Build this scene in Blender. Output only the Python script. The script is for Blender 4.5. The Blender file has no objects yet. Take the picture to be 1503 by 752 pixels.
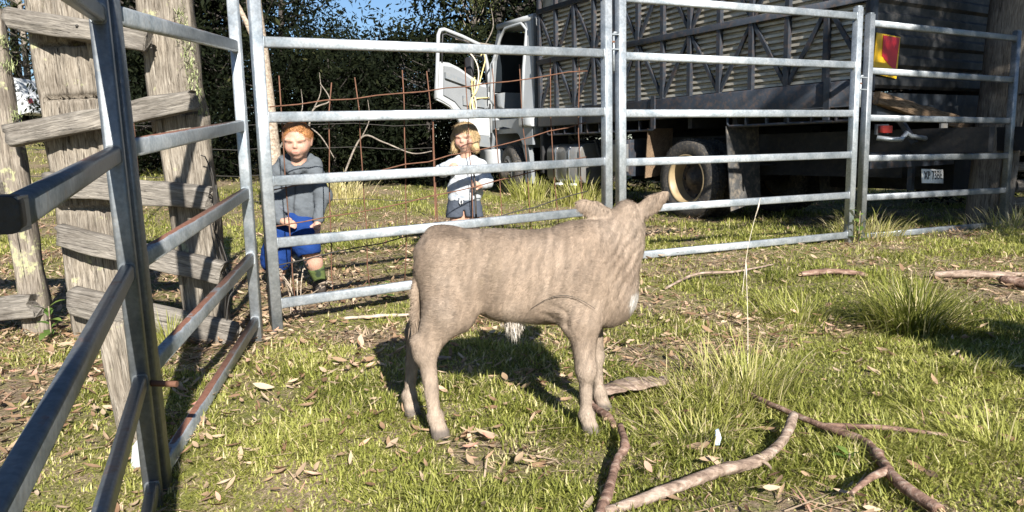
import bpy, math, random
import numpy as np
from mathutils import Vector, Matrix, Quaternion

random.seed(7)
rng = np.random.default_rng(7)
scene = bpy.context.scene
COL = scene.collection
R = math.radians

# ------------------------------------------------------------------ camera
cam_d = bpy.data.cameras.new('camera')
cam_d.sensor_width = 36.0
cam_d.lens = 36.0 * 1085.0 / 1503.0
cam_d.clip_start = 0.02
cam_d.clip_end = 500.0
cam = bpy.data.objects.new('camera', cam_d)
COL.objects.link(cam)
PITCH, ROLL = R(8.3), R(1.3)
fw = Vector((0, math.cos(PITCH), -math.sin(PITCH)))
rt0 = Vector((1, 0, 0))
up0 = rt0.cross(fw)
rt = rt0 * math.cos(ROLL) - up0 * math.sin(ROLL)
up = rt0 * math.sin(ROLL) + up0 * math.cos(ROLL)
M = Matrix((rt, up, -fw)).transposed().to_4x4()
M.translation = Vector((0, 0, 1.0))
cam.matrix_world = M
scene.camera = cam

# ------------------------------------------------------------------ light
SUN_AZ, SUN_EL = R(19.0), R(30.0)          # azimuth to the right of straight behind the camera
sun_dir = Vector((math.cos(SUN_EL) * math.sin(SUN_AZ), -math.cos(SUN_EL) * math.cos(SUN_AZ), math.sin(SUN_EL)))
world = bpy.data.worlds.new('World')
scene.world = world
world.use_nodes = True
nt = world.node_tree
bg = nt.nodes['Background']
sky = nt.nodes.new('ShaderNodeTexSky')
sky.sky_type = 'NISHITA'
sky.sun_disc = False
sky.sun_elevation = SUN_EL
sky.sun_rotation = math.atan2(sun_dir.x, sun_dir.y)
sky.air_density = 1.0
sky.dust_density = 0.2
sky.ozone_density = 5.0
nt.links.new(sky.outputs[0], bg.inputs[0])
bg.inputs[1].default_value = 0.052
sun_d = bpy.data.lights.new('sun', 'SUN')
sun_d.energy = 4.9
sun_d.angle = R(0.53)
sun_d.color = (1.0, 0.955, 0.88)
sun = bpy.data.objects.new('sun', sun_d)
COL.objects.link(sun)
sun.location = (8, -20, 15)
sun.rotation_euler = sun_dir.to_track_quat('Z', 'Y').to_euler()
vs = scene.view_settings
vs.view_transform = 'Standard'
vs.look = 'None'
vs.exposure = 1.25
vs.gamma = 1.0
vs.use_curve_mapping = False
scene.cycles.max_bounces = 6
scene.cycles.diffuse_bounces = 3
scene.cycles.transparent_max_bounces = 6
scene.cycles.use_denoising = True

# ------------------------------------------------------------------ small numeric helpers
def S(v, a, b):
    t = np.clip((np.asarray(v, float) - a) / (b - a), 0, 1)
    return t * t * (3 - 2 * t)

def _hash(ix, iy, seed):
    h = (ix.astype(np.int64) * 374761393 + iy.astype(np.int64) * 668265263 + seed * 974634777) & 0x7fffffff
    h = ((h ^ (h >> 13)) * 1274126177) & 0x7fffffff
    h = h ^ (h >> 16)
    return (h & 0xffff) / 65535.0

def vnoise(x, y, seed=0):
    x = np.asarray(x, float); y = np.asarray(y, float)
    ix, iy = np.floor(x), np.floor(y)
    fx, fy = x - ix, y - iy
    fx = fx * fx * (3 - 2 * fx); fy = fy * fy * (3 - 2 * fy)
    a = _hash(ix, iy, seed); b = _hash(ix + 1, iy, seed)
    c = _hash(ix, iy + 1, seed); d = _hash(ix + 1, iy + 1, seed)
    return (a * (1 - fx) + b * fx) * (1 - fy) + (c * (1 - fx) + d * fx) * fy

def fbm(x, y, seed=0, o=3):
    v = 0; a = .5; n = 0
    for k in range(o):
        v = v + a * vnoise(np.asarray(x) * 2 ** k, np.asarray(y) * 2 ** k, seed + k * 17); n += a; a *= .5
    return v / n

def gz(x, y):
    """height of the paddock ground"""
    x = np.asarray(x, float); y = np.asarray(y, float)
    z = .17 * S(y, 3.8, 6.2) * (1 - .4 * S(x, 1, 4))
    z = z - .09 * S(y, 7, 9) * S(x, .5, 2)
    yy = np.clip(y, 0, 34)
    z = z + (.05 + .028 * S(-x, 8, 16)) * np.maximum(0, yy - 6) * S(-x, -1, 8)
    z = z - .17 * np.exp(-(((x + 1.0) / .50) ** 2 + ((y - 1.85) / .48) ** 2))
    z = z + .035 * (fbm(x * .9, y * .9, 5, 2) - .5) * S(np.hypot(x, y), .5, 2)
    return z

def gzf(x, y):
    return float(gz(np.array([x]), np.array([y]))[0])

# ------------------------------------------------------------------ object helpers
def wloc(o):
    v = Vector((0, 0, 0))
    while o is not None:
        v = v + o.location
        o = o.parent
    return v

def tag(o, label=None, cat=None, group=None, kind=None):
    if label: o['label'] = label
    if cat: o['category'] = cat
    if group: o['group'] = group
    if kind: o['kind'] = kind
    return o

def thing(name, label, cat, loc=(0, 0, 0), rotz=0.0, group=None):
    o = bpy.data.objects.new(name, None)
    COL.objects.link(o)
    o.empty_display_size = .1
    o.location = loc
    o.rotation_euler = (0, 0, rotz)
    return tag(o, label, cat, group)

def link(name, me, mat, parent=None, loc=(0, 0, 0), rot=None):
    o = bpy.data.objects.new(name, me)
    COL.objects.link(o)
    if mat is not None and len(me.materials) == 0:
        for m_ in (mat if isinstance(mat, (list, tuple)) else [mat]):
            me.materials.append(m_)
    o.parent = parent
    o.location = loc
    if rot is not None:
        o.rotation_euler = rot
    return o

def mesh_np(name, V, F, smooth=False, attrs=None, mats=None):
    """V (n,3) F (m,3|4) arrays"""
    V = np.asarray(V, np.float32); F = np.asarray(F, np.int32)
    me = bpy.data.meshes.new(name)
    k = F.shape[1]
    me.vertices.add(len(V)); me.vertices.foreach_set('co', V.ravel())
    me.loops.add(F.size); me.loops.foreach_set('vertex_index', F.ravel())
    me.polygons.add(len(F))
    me.polygons.foreach_set('loop_start', np.arange(0, F.size, k, dtype=np.int32))
    if smooth:
        me.polygons.foreach_set('use_smooth', np.ones(len(F), bool))
    if mats is not None:
        me.polygons.foreach_set('material_index', np.asarray(mats, np.int32))
    for n, a in (attrs or {}).items():
        a = np.asarray(a, np.float32)
        if a.ndim == 1:
            at = me.attributes.new(n, 'FLOAT', 'POINT'); at.data.foreach_set('value', a)
        else:
            if a.shape[1] == 3: a = np.hstack([a, np.ones((len(a), 1), np.float32)])
            at = me.attributes.new(n, 'FLOAT_COLOR', 'POINT'); at.data.foreach_set('color', a.ravel())
    me.update(calc_edges=True)
    return me

class MB:
    """collects boxes, bars, tubes into one mesh"""
    def __init__(self): self.v = []; self.f = []; self.sm = []
    def add(self, vs, fs, smooth=False):
        b = len(self.v)
        self.v += [tuple(p) for p in vs]
        self.f += [tuple(b + i for i in f) for f in fs]
        self.sm += [smooth] * len(fs)
        return self
    def box(self, c, s, bev=0.0):
        x, y, z = c; a, b, h = s[0] / 2, s[1] / 2, s[2] / 2
        return self.bar((x - a, y, z), (x + a, y, z), s[1], s[2], (0, 0, 1), bev)
    def bar(self, a, b, w, h, upv=(0, 0, 1), bev=0.0):
        """bar from a to b; w across, h along up"""
        if bev <= 0:
            prof = [(-w / 2, -h / 2), (w / 2, -h / 2), (w / 2, h / 2), (-w / 2, h / 2)]
        else:
            prof = []
            for cx, cy, a0 in ((w / 2 - bev, -h / 2 + bev, -90), (w / 2 - bev, h / 2 - bev, 0), (-w / 2 + bev, h / 2 - bev, 90), (-w / 2 + bev, -h / 2 + bev, 180)):
                for k in range(4):
                    t = R(a0 + k * 30)
                    prof.append((cx + bev * math.cos(t), cy + bev * math.sin(t)))
        return self.prism(prof, a, b, upv, smooth=bev > 0)
    def prism(self, prof, a, b, upv=(0, 0, 1), smooth=False):
        a = Vector(a); b = Vector(b); d = (b - a).normalized(); u = Vector(upv)
        s = d.cross(u)
        if s.length < 1e-5: s = d.cross(Vector((1, 0, 0)))
        s.normalize(); u = s.cross(d).normalized()
        n = len(prof)
        vs = [a + s * p[0] + u * p[1] for p in prof] + [b + s * p[0] + u * p[1] for p in prof]
        fs = [(i, (i + 1) % n, n + (i + 1) % n, n + i) for i in range(n)]
        self.add(vs, fs, smooth)
        bb = len(self.v) - 2 * n
        self.f += [tuple(bb + i for i in reversed(range(n))), tuple(bb + n + i for i in range(n))]
        self.sm += [False, False]
        return self
    def tube(self, pts, r, n=8, caps=True):
        pts = [Vector(p) for p in pts]
        rr = r if hasattr(r, '__len__') else [r] * len(pts)
        base = len(self.v); prev = None
        for i, p in enumerate(pts):
            d = (pts[min(i + 1, len(pts) - 1)] - pts[max(i - 1, 0)]).normalized()
            if prev is None:
                s = d.cross(Vector((0, 0, 1)))
                if s.length < 1e-3: s = d.cross(Vector((1, 0, 0)))
            else:
                s = prev - d * prev.dot(d)
            s.normalize(); prev = s; u = d.cross(s)
            for k in range(n):
                t = 2 * math.pi * k / n
                self.v.append(tuple(p + (s * math.cos(t) + u * math.sin(t)) * rr[i]))
        for i in range(len(pts) - 1):
            for k in range(n):
                a = base + i * n + k; b = base + i * n + (k + 1) % n
                self.f.append((a, b, b + n, a + n)); self.sm.append(True)
        if caps:
            self.f.append(tuple(base + k for k in reversed(range(n)))); self.sm.append(False)
            e = base + (len(pts) - 1) * n
            self.f.append(tuple(e + k for k in range(n))); self.sm.append(False)
        return self
    def lathe(self, prof, c, axis=(0, 1, 0), n=32):
        """prof: list of (radius, along axis)"""
        ax = Vector(axis).normalized(); s = ax.orthogonal().normalized(); u = ax.cross(s); c = Vector(c)
        b = len(self.v)
        for r_, h in prof:
            for k in range(n):
                t = 2 * math.pi * k / n
                self.v.append(tuple(c + ax * h + (s * math.cos(t) + u * math.sin(t)) * r_))
        for i in range(len(prof) - 1):
            for k in range(n):
                a_ = b + i * n + k; b_ = b + i * n + (k + 1) % n
                self.f.append((a_, b_, b_ + n, a_ + n)); self.sm.append(True)
        return self
    def poly(self, pts, nrm, t):
        """flat polygon (3D points) extruded by t along nrm"""
        n = len(pts); N = Vector(nrm).normalized() * t
        vs = [Vector(p) for p in pts] + [Vector(p) + N for p in pts]
        fs = [(i, (i + 1) % n, n + (i + 1) % n, n + i) for i in range(n)] + [tuple(reversed(range(n))), tuple(range(n, 2 * n))]
        return self.add(vs, fs)
    def mesh(self, name):
        me = bpy.data.meshes.new(name)
        me.from_pydata(self.v, [], self.f)
        me.polygons.foreach_set('use_smooth', self.sm)
        me.update()
        return me
    def build(self, name, mat, parent=None, off=(0, 0, 0)):
        o = Vector(off)
        if o.length:
            self.v = [tuple(Vector(p) - o) for p in self.v]
        return link(name, self.mesh(name), mat, parent)

def copy_tree(o, parent=None):
    c = o.copy(); COL.objects.link(c); c.parent = parent
    for ch in o.children: copy_tree(ch, c)
    return c

# ------------------------------------------------------------------ materials
MAT = {}
def new_mat(name):
    m = bpy.data.materials.new(name); m.use_nodes = True
    MAT[name] = m
    return m, m.node_tree.nodes, m.node_tree.links, m.node_tree.nodes['Principled BSDF']

def ramp(nodes, stops):
    r = nodes.new('ShaderNodeValToRGB'); e = r.color_ramp.elements
    while len(e) < len(stops): e.new(.5)
    for i, (p, c) in enumerate(stops):
        e[i].position = p; e[i].color = (*c, 1) if len(c) == 3 else c
    return r

def noise(nodes, links, coord, scale, detail=4, rough=.55, vec_scale=None, dist=0.0):
    n = nodes.new('ShaderNodeTexNoise'); n.inputs['Scale'].default_value = scale
    n.inputs['Detail'].default_value = detail; n.inputs['Roughness'].default_value = rough
    n.inputs['Distortion'].default_value = dist
    src = coord
    if vec_scale:
        mp = nodes.new('ShaderNodeMapping'); mp.inputs['Scale'].default_value = vec_scale
        links.new(coord, mp.inputs[0]); src = mp.outputs[0]
    links.new(src, n.inputs['Vector'])
    return n

def mixc(nodes, links, fac, a, b):
    m = nodes.new('ShaderNodeMix'); m.data_type = 'RGBA'
    for s, v in ((m.inputs[0], fac), (m.inputs[6], a), (m.inputs[7], b)):
        if hasattr(v, 'links') or hasattr(v, 'is_linked'): links.new(v, s)
        elif isinstance(v, (int, float)): s.default_value = v
        else: s.default_value = (*v, 1)
    return m.outputs[2]

def bump(nodes, links, h, strength, dist, bsdf, prev=None):
    b = nodes.new('ShaderNodeBump'); b.inputs['Strength'].default_value = strength; b.inputs['Distance'].default_value = dist
    links.new(h, b.inputs['Height'])
    if prev is not None: links.new(prev, b.inputs['Normal'])
    links.new(b.outputs[0], bsdf.inputs['Normal'])
    return b.outputs[0]

def simple(name, col, rough=.6, metal=0.0, var=.25, scale=6.0, bmp=0.0, bscale=60, dirt=None, dirt_amt=.5, spec=None):
    m, n, l, p = new_mat(name)
    tc = n.new('ShaderNodeTexCoord').outputs['Object']
    nz = noise(n, l, tc, scale, 5, .6)
    a = tuple(c * (1 - var) for c in col); b = tuple(min(1, c * (1 + var)) for c in col)
    rp = ramp(n, [(.3, a), (.7, b)]); l.new(nz.outputs[0], rp.inputs[0])
    out = rp.outputs[0]
    if dirt:
        nd = noise(n, l, tc, scale * 2.3, 6, .65)
        rd = ramp(n, [(.48, (0, 0, 0)), (.68, (dirt_amt,) * 3)]); l.new(nd.outputs[0], rd.inputs[0])
        out = mixc(n, l, rd.outputs[0], out, dirt)
    l.new(out, p.inputs['Base Color'])
    p.inputs['Roughness'].default_value = rough; p.inputs['Metallic'].default_value = metal
    if spec is not None: p.inputs['Specular IOR Level'].default_value = spec
    if bmp:
        nb = noise(n, l, tc, bscale, 4, .6)
        bump(n, l, nb.outputs[0], bmp, .01, p)
    return m

def attr_mat(name, stops, attr='tint', rough=.6, trans=.0, var=.0, bmp=0, bscale=200, spec=.3):
    """colour from a per-vertex number through a ramp; optional leaf translucency"""
    m, n, l, p = new_mat(name)
    a = n.new('ShaderNodeAttribute'); a.attribute_name = attr
    rp = ramp(n, stops); l.new(a.outputs['Fac'], rp.inputs[0])
    l.new(rp.outputs[0], p.inputs['Base Color']); p.inputs['Roughness'].default_value = rough
    p.inputs['Specular IOR Level'].default_value = spec
    if trans:
        t = n.new('ShaderNodeBsdfTranslucent'); mx = n.new('ShaderNodeMixShader'); mx.inputs[0].default_value = trans
        l.new(rp.outputs[0], t.inputs[0]); l.new(p.outputs[0], mx.inputs[1]); l.new(t.outputs[0], mx.inputs[2])
        l.new(mx.outputs[0], n['Material Output'].inputs[0])
    return m

def col_mat(name, rough=.6, bmp=0.0, bscale=80, sss=0.0, vscale=None, spec=.35, var=.15, nscale=40):
    """colour from a per-vertex colour, broken up by noise"""
    m, n, l, p = new_mat(name)
    a = n.new('ShaderNodeAttribute'); a.attribute_name = 'Col'
    tc = n.new('ShaderNodeTexCoord').outputs['Object']
    nz = noise(n, l, tc, nscale, 5, .6, vscale)
    rp = ramp(n, [(.3, (1 - var,) * 3), (.7, (1 + var,) * 3)]); l.new(nz.outputs[0], rp.inputs[0])
    mm = n.new('ShaderNodeMix'); mm.data_type = 'RGBA'; mm.blend_type = 'MULTIPLY'; mm.inputs[0].default_value = 1
    l.new(a.outputs['Color'], mm.inputs[6]); l.new(rp.outputs[0], mm.inputs[7])
    l.new(mm.outputs[2], p.inputs['Base Color'])
    p.inputs['Roughness'].default_value = rough; p.inputs['Specular IOR Level'].default_value = spec
    if sss:
        p.inputs['Subsurface Weight'].default_value = sss
        p.inputs['Subsurface Radius'].default_value = (.012, .005, .003)
    if bmp:
        nb = noise(n, l, tc, bscale, 4, .6, vscale)
        bump(n, l, nb.outputs[0], bmp, .01, p)
    return m

def galv(name, rust_top=0.0, rust_any=0.0, dark=1.0):
    m, n, l, p = new_mat(name)
    geo = n.new('ShaderNodeNewGeometry')
    pos = geo.outputs['Position']
    n1 = noise(n, l, pos, 9, 5, .6); n2 = noise(n, l, pos, 70, 3, .6); n3 = noise(n, l, pos, 4.5, 6, .7)
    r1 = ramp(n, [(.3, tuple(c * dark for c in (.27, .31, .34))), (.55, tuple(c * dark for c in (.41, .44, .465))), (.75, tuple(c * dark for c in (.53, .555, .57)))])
    l.new(n1.outputs[0], r1.inputs[0])
    r2 = ramp(n, [(.35, (.82,) * 3), (.65, (1.1,) * 3)]); l.new(n2.outputs[0], r2.inputs[0])
    mm = n.new('ShaderNodeMix'); mm.data_type = 'RGBA'; mm.blend_type = 'MULTIPLY'; mm.inputs[0].default_value = 1
    l.new(r1.outputs[0], mm.inputs[6]); l.new(r2.outputs[0], mm.inputs[7])
    col = mm.outputs[2]
    # rust mask: patches of their own, heavier on upward faces where water sat
    sep = n.new('ShaderNodeSeparateXYZ'); l.new(geo.outputs['Normal'], sep.inputs[0])
    upm = ramp(n, [(.55, (rust_any,) * 3), (.8, (rust_top,) * 3)]); l.new(sep.outputs[2], upm.inputs[0])
    rm = n.new('ShaderNodeMath'); rm.operation = 'ADD'; l.new(n3.outputs[0], rm.inputs[0]); l.new(upm.outputs[0], rm.inputs[1])
    rr = ramp(n, [(.72, (0, 0, 0)), (.80, (1, 1, 1))]); l.new(rm.outputs[0], rr.inputs[0])
    rc = ramp(n, [(.3, (.10, .045, .030)), (.7, (.17, .082, .055))]); l.new(n2.outputs[0], rc.inputs[0])
    n4 = noise(n, l, pos, 26, 6, .75)
    rd_ = ramp(n, [(.55, (0, 0, 0)), (.72, (.45,) * 3)]); l.new(n4.outputs[0], rd_.inputs[0])
    col = mixc(n, l, rd_.outputs[0], col, (.20, .17, .13))
    col = mixc(n, l, rr.outputs[0], col, rc.outputs[0])
    l.new(col, p.inputs['Base Color'])
    met = n.new('ShaderNodeMath'); met.operation = 'MULTIPLY_ADD'; l.new(rr.outputs[0], met.inputs[0]); met.inputs[1].default_value = -.55; met.inputs[2].default_value = .55
    l.new(met.outputs[0], p.inputs['Metallic'])
    ro = n.new('ShaderNodeMath'); ro.operation = 'MULTIPLY_ADD'; l.new(n1.outputs[0], ro.inputs[0]); ro.inputs[1].default_value = .3; ro.inputs[2].default_value = .30
    l.new(ro.outputs[0], p.inputs['Roughness'])
    bump(n, l, n2.outputs[0], .08, .004, p)
    return m

galv('galvanised', rust_top=.02, rust_any=-.02)
galv('galvanised_rusty', rust_top=.36, rust_any=.02, dark=.8)
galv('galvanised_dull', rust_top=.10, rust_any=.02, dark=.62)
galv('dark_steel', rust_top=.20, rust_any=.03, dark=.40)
simple('rusty_wire', (.135, .062, .036), .85, .1, .35, 25)
simple('dark_wire', (.06, .055, .05), .7, .5, .3, 25)

def timber(name, c0, c1, c2, lichen=.0, scale=1.0):
    """weathered grey timber: grain runs along the piece's own X axis"""
    m, n, l, p = new_mat(name)
    tc = n.new('ShaderNodeTexCoord').outputs['Object']
    g = noise(n, l, tc, 8 * scale, 9, .7, (1.0, 12, 12), dist=1.0)
    g2 = noise(n, l, tc, 14 * scale, 6, .7, (.35, 9, 9), dist=.3)
    b = noise(n, l, tc, 3.2, 4, .6)
    rp = ramp(n, [(.33, tuple(c * .50 for c in c0)), (.5, tuple(c * .62 for c in c1)), (.72, tuple(c * .78 for c in c2))]); l.new(g.outputs[0], rp.inputs[0])
    bl = ramp(n, [(.32, (.58, .55, .52)), (.5, (.95, .93, .90)), (.7, (1.15, 1.12, 1.06))]); l.new(b.outputs[0], bl.inputs[0])
    mm = n.new('ShaderNodeMix'); mm.data_type = 'RGBA'; mm.blend_type = 'MULTIPLY'; mm.inputs[0].default_value = 1
    l.new(rp.outputs[0], mm.inputs[6]); l.new(bl.outputs[0], mm.inputs[7])
    ck = ramp(n, [(.34, (1, 1, 1)), (.40, (0, 0, 0))]); l.new(g2.outputs[0], ck.inputs[0])
    col = mixc(n, l, ck.outputs[0], mm.outputs[2], (.045, .038, .032))
    if lichen:
        nl = noise(n, l, tc, 11, 6, .7)
        rl = ramp(n, [(.66 - lichen, (0, 0, 0)), (.74 - lichen, (.8,) * 3)]); l.new(nl.outputs[0], rl.inputs[0])
        col = mixc(n, l, rl.outputs[0], col, (.40, .40, .22))
    l.new(col, p.inputs['Base Color']); p.inputs['Roughness'].default_value = .9
    p.inputs['Specular IOR Level'].default_value = .15
    b1 = bump(n, l, g.outputs[0], .6, .012, p)
    inv = n.new('ShaderNodeInvert'); l.new(ck.outputs[0], inv.inputs[1])
    bump(n, l, inv.outputs[0], .7, .012, p, b1)
    return m
timber('old_timber', (.15, .125, .10), (.34, .30, .25), (.52, .475, .415), .03)
timber('old_timber_lichen', (.15, .125, .10), (.33, .288, .242), (.50, .45, .385), .10)
timber('grey_rail', (.17, .16, .145), (.31, .285, .255), (.45, .42, .38), .0)
timber('post_timber', (.16, .14, .12), (.30, .265, .23), (.43, .385, .34), .0, .7)
timber('tail_board', (.16, .11, .075), (.30, .21, .14), (.42, .31, .21), .0)

# ------------------------------------------------------------------ ground
m, n, l, p = new_mat('paddock_ground')
pos = n.new('ShaderNodeNewGeometry').outputs['Position']
a1 = noise(n, l, pos, .9, 5, .6); a2 = noise(n, l, pos, 14, 6, .7); a3 = noise(n, l, pos, 70, 5, .7)
soil = ramp(n, [(.3, (.11, .08, .052)), (.55, (.27, .205, .14)), (.75, (.48, .39, .27))]); l.new(a3.outputs[0], soil.inputs[0])
grs = ramp(n, [(.3, (.085, .095, .025)), (.7, (.23, .23, .07))]); l.new(a3.outputs[0], grs.inputs[0])
ad = n.new('ShaderNodeMath'); ad.operation = 'ADD'; l.new(a1.outputs[0], ad.inputs[0]); l.new(a2.outputs[0], ad.inputs[1])
mk = ramp(n, [(.82, (0, 0, 0)), (1.0, (1, 1, 1))])
hv = n.new('ShaderNodeMath'); hv.operation = 'MULTIPLY'; hv.inputs[1].default_value = .9; l.new(ad.outputs[0], hv.inputs[0])
l.new(hv.outputs[0], mk.inputs[0])
l.new(mixc(n, l, mk.outputs[0], soil.outputs[0], grs.outputs[0]), p.inputs['Base Color'])
p.inputs['Roughness'].default_value = .95; p.inputs['Specular IOR Level'].default_value = .1
bump(n, l, a3.outputs[0], .7, .03, p)

def axis_pts(lo, hi, fine_lo, fine_hi, step, far_n):
    mid = np.arange(fine_lo, fine_hi + 1e-6, step)
    a = fine_lo - (fine_lo - lo) * (np.linspace(1, 0, far_n, endpoint=False) ** 2)
    b = fine_hi + (hi - fine_hi) * (np.linspace(0, 1, far_n + 1)[1:] ** 2)
    return np.concatenate([a, mid, b])
gx = axis_pts(-160, 160, -9, 9, .1, 40); gy = axis_pts(-120, 220, -1, 17, .1, 40)
GX, GY = np.meshgrid(gx, gy)
GZ = gz(GX, GY)
nx, ny = len(gx), len(gy)
idx = np.arange(nx * ny).reshape(ny, nx)
GF = np.stack([idx[:-1, :-1], idx[:-1, 1:], idx[1:, 1:], idx[1:, :-1]], -1).reshape(-1, 4)
ground = link('ground', mesh_np('ground', np.stack([GX, GY, GZ], -1).reshape(-1, 3), GF, True), MAT['paddock_ground'])
tag(ground, kind='structure')

# ------------------------------------------------------------------ grass and litter
def blades(P, L, Wd, yaw, lean, tint, bend=.5):
    """tapered curved grass blades: 5 vertices, 3 triangles each"""
    N = len(P)
    d = np.stack([np.cos(yaw), np.sin(yaw), np.zeros(N)], 1)
    s = np.stack([-np.sin(yaw), np.cos(yaw), np.zeros(N)], 1)
    z = np.array([0, 0, 1.0])
    a1 = lean; a2 = lean + bend
    mid = P + (d * np.sin(a1)[:, None] + z * np.cos(a1)[:, None]) * (L * .5)[:, None]
    tip = mid + (d * np.sin(a2)[:, None] + z * np.cos(a2)[:, None]) * (L * .5)[:, None]
    w = (Wd / 2)[:, None]
    V = np.stack([P - s * w, P + s * w, mid - s * w * .8, mid + s * w * .8, tip], 1).reshape(-1, 3)
    b = np.arange(N)[:, None] * 5
    F = np.stack([b + [0, 1, 3], b + [0, 3, 2], b + [2, 3, 4]], 1).reshape(-1, 3)
    return V, F, np.repeat(tint, 5)

G_STOPS = [(0, (.07, .095, .018)), (.3, (.235, .252, .05)), (.6, (.46, .465, .125)), (.8, (.60, .54, .24)), (1, (.70, .60, .38))]
attr_mat('grass', G_STOPS, rough=.5, trans=.45)

def in_view(x, y, m=1.0):
    return (y > .8) & (np.abs(x) < .70 * y + m)

def green_mask(x, y):
    """0 bare litter .. 1 lush"""
    g = fbm(x * 1.3, y * 1.3, 31, 3)
    g = S(g, .31 - .06 * (1 - S(y, 2.7, 3.3)), .55 - .07 * (1 - S(y, 2.7, 3.3)))
    # trodden litter strip behind and along the gate on the left, and along the right panels
    strip = S(y - (4.35 + .46 * (x + 1.35)), -.35, .15) * (1 - S(y - (6.0 + .25 * (x + 1.35)), -.1, .8)) * (1 - S(x, .2, 1.0))
    strip2 = (1 - S(np.abs(y - (5.15 + .42 * (x - .8))), .1, .45)) * S(x, .4, .9) * (1 - S(x, 3.0, 4.0))
    left = S(-x, .75, 1.2) * S(y, 1.0, 2.5) * (1 - S(y, 4, 5))
    patch = np.exp(-(((x + .02) / .55) ** 2 + ((y - 3.15) / .3) ** 2))
    g = g * (1 - .70 * strip) * (1 - .60 * strip2) * (1 - .35 * left) * (1 - .45 * patch)
    return np.clip(g, 0, 1)

def scatter(n, y0, y1, seed):
    r = np.random.default_rng(seed)
    x = r.uniform(-.70 * y1 - 1.05, .70 * y1 + 1.05, n); y = r.uniform(y0, y1, n)
    k = in_view(x, y)
    return x[k], y[k], r

def grass_zone(n, y0, y1, L0, L1, w, seed, thin=1.0, straw=.12):
    x, y, r = scatter(n, y0, y1, seed)
    g = green_mask(x, y)
    k = r.random(len(x)) < (.06 + .94 * g) * thin
    x, y, g = x[k], y[k], g[k]; N = len(x)
    clump = fbm(x * 4, y * 4, 77, 3)
    L = r.uniform(L0, L1, N) * (.25 + 2.4 * clump ** 2) * (.6 + .5 * g)
    tint = np.clip(.18 + .42 * fbm(x * 1.7, y * 1.7, 9, 2) + r.normal(0, .13, N), 0, .74)
    dry = r.random(N) < straw + .35 * (1 - g)
    tint = np.where(dry, r.uniform(.72, 1.0, N), tint)
    yaw = r.uniform(0, 6.283, N) * .85 + 6.283 * fbm(x * 6, y * 6, 3, 2)
    lean = np.clip(r.normal(.85, .38, N), .0, 1.45)
    P = np.stack([x, y, gz(x, y) - .004], 1)
    return blades(P, L, r.uniform(.6, 1.3, N) * w, yaw, lean, tint, r.uniform(.2, 1.0, N))

zones = [grass_zone(235000, .9, 2.6, .028, .062, .0052, 1), grass_zone(235000, 2.6, 4.2, .030, .068, .0060, 2),
         grass_zone(180000, 4.2, 7.2, .03, .07, .0078, 3), grass_zone(110000, 7.2, 13, .04, .10, .010, 4),
         grass_zone(60000, 13, 26, .06, .14, .018, 5, straw=.25)]
V, F, T, o_ = [], [], [], 0
for v_, f_, t_ in zones:
    V.append(v_); F.append(f_ + o_); T.append(t_); o_ += len(v_)
grass = link('grass', mesh_np('grass', np.concatenate(V), np.concatenate(F), False, {'tint': np.concatenate(T)}), MAT['grass'])
tag(grass, 'short sunlit green grass with straw covering the paddock', 'grass', kind='stuff')

attr_mat('litter', [(0, (.08, .042, .026)), (.3, (.22, .13, .075)), (.6, (.36, .25, .155)), (.92, (.50, .385, .27)), (1, (.50, .22, .16))], rough=.75, trans=.12)
def leaf_litter(n, y0, y1, size, seed, bias):
    x, y, r = scatter(n, y0, y1, seed)
    g = green_mask(x, y)
    k = r.random(len(x)) < bias * (1 + 1.8 * S(-x, .1, .9) * (1 - S(y, 3.5, 4.5))) + (1 - bias) * (1 - g) ** 1.5
    x, y = x[k], y[k]; N = len(x)
    L = r.uniform(.5, 1.3, N) * size; Wd = L * r.uniform(.16, .40, N)
    yaw = r.uniform(0, 6.283, N); tilt = r.normal(0, .3, N); roll = r.normal(0, .45, N)
    z = gz(x, y) + r.uniform(.003, .042, N)
    d = np.stack([np.cos(yaw) * np.cos(tilt), np.sin(yaw) * np.cos(tilt), np.sin(tilt)], 1)
    s = np.stack([-np.sin(yaw) * np.cos(roll), np.cos(yaw) * np.cos(roll), np.sin(roll)], 1)
    u = np.cross(d, s)
    c = np.stack([x, y, z], 1); L = L[:, None]; Wd = Wd[:, None]; cu = (r.uniform(.05, .3, N))[:, None]
    q = [(-.5, .02, .3), (-.33, .33, .1), (-.1, .5, 0), (.16, .42, 0), (.36, .2, .15), (.5, -.03, .35), (.34, -.2, .1), (.12, -.42, 0), (-.12, -.48, 0), (-.35, -.28, .12), (0, 0, -.35)]
    V = np.stack([c + d * L * a + s * Wd * b + u * L * cu * h for a, b, h in q], 1).reshape(-1, 3)
    b = np.arange(N)[:, None] * 11
    F = np.stack([b + [i, (i + 1) % 10, 10] for i in range(10)], 1).reshape(-1, 3)
    return V, F, np.repeat(np.clip(r.beta(2.2, 1.7, N), 0, 1), 11)
zs = [leaf_litter(16000, .9, 4.3, .055, 11, .16), leaf_litter(16000, 4.0, 7.2, .06, 12, .04), leaf_litter(9000, 7, 14, .07, 13, .10),
      leaf_litter(540, 1.2, 3.9, .078, 14, .6)]
V, F, T, o_ = [], [], [], 0
for v_, f_, t_ in zs:
    V.append(v_); F.append(f_ + o_); T.append(t_); o_ += len(v_)
lit = link('leaf_litter', mesh_np('leaf_litter', np.concatenate(V), np.concatenate(F), True, {'tint': np.concatenate(T)}), MAT['litter'])
tag(lit, 'dry brown gum leaves scattered through the grass', 'leaf litter', kind='stuff')
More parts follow.
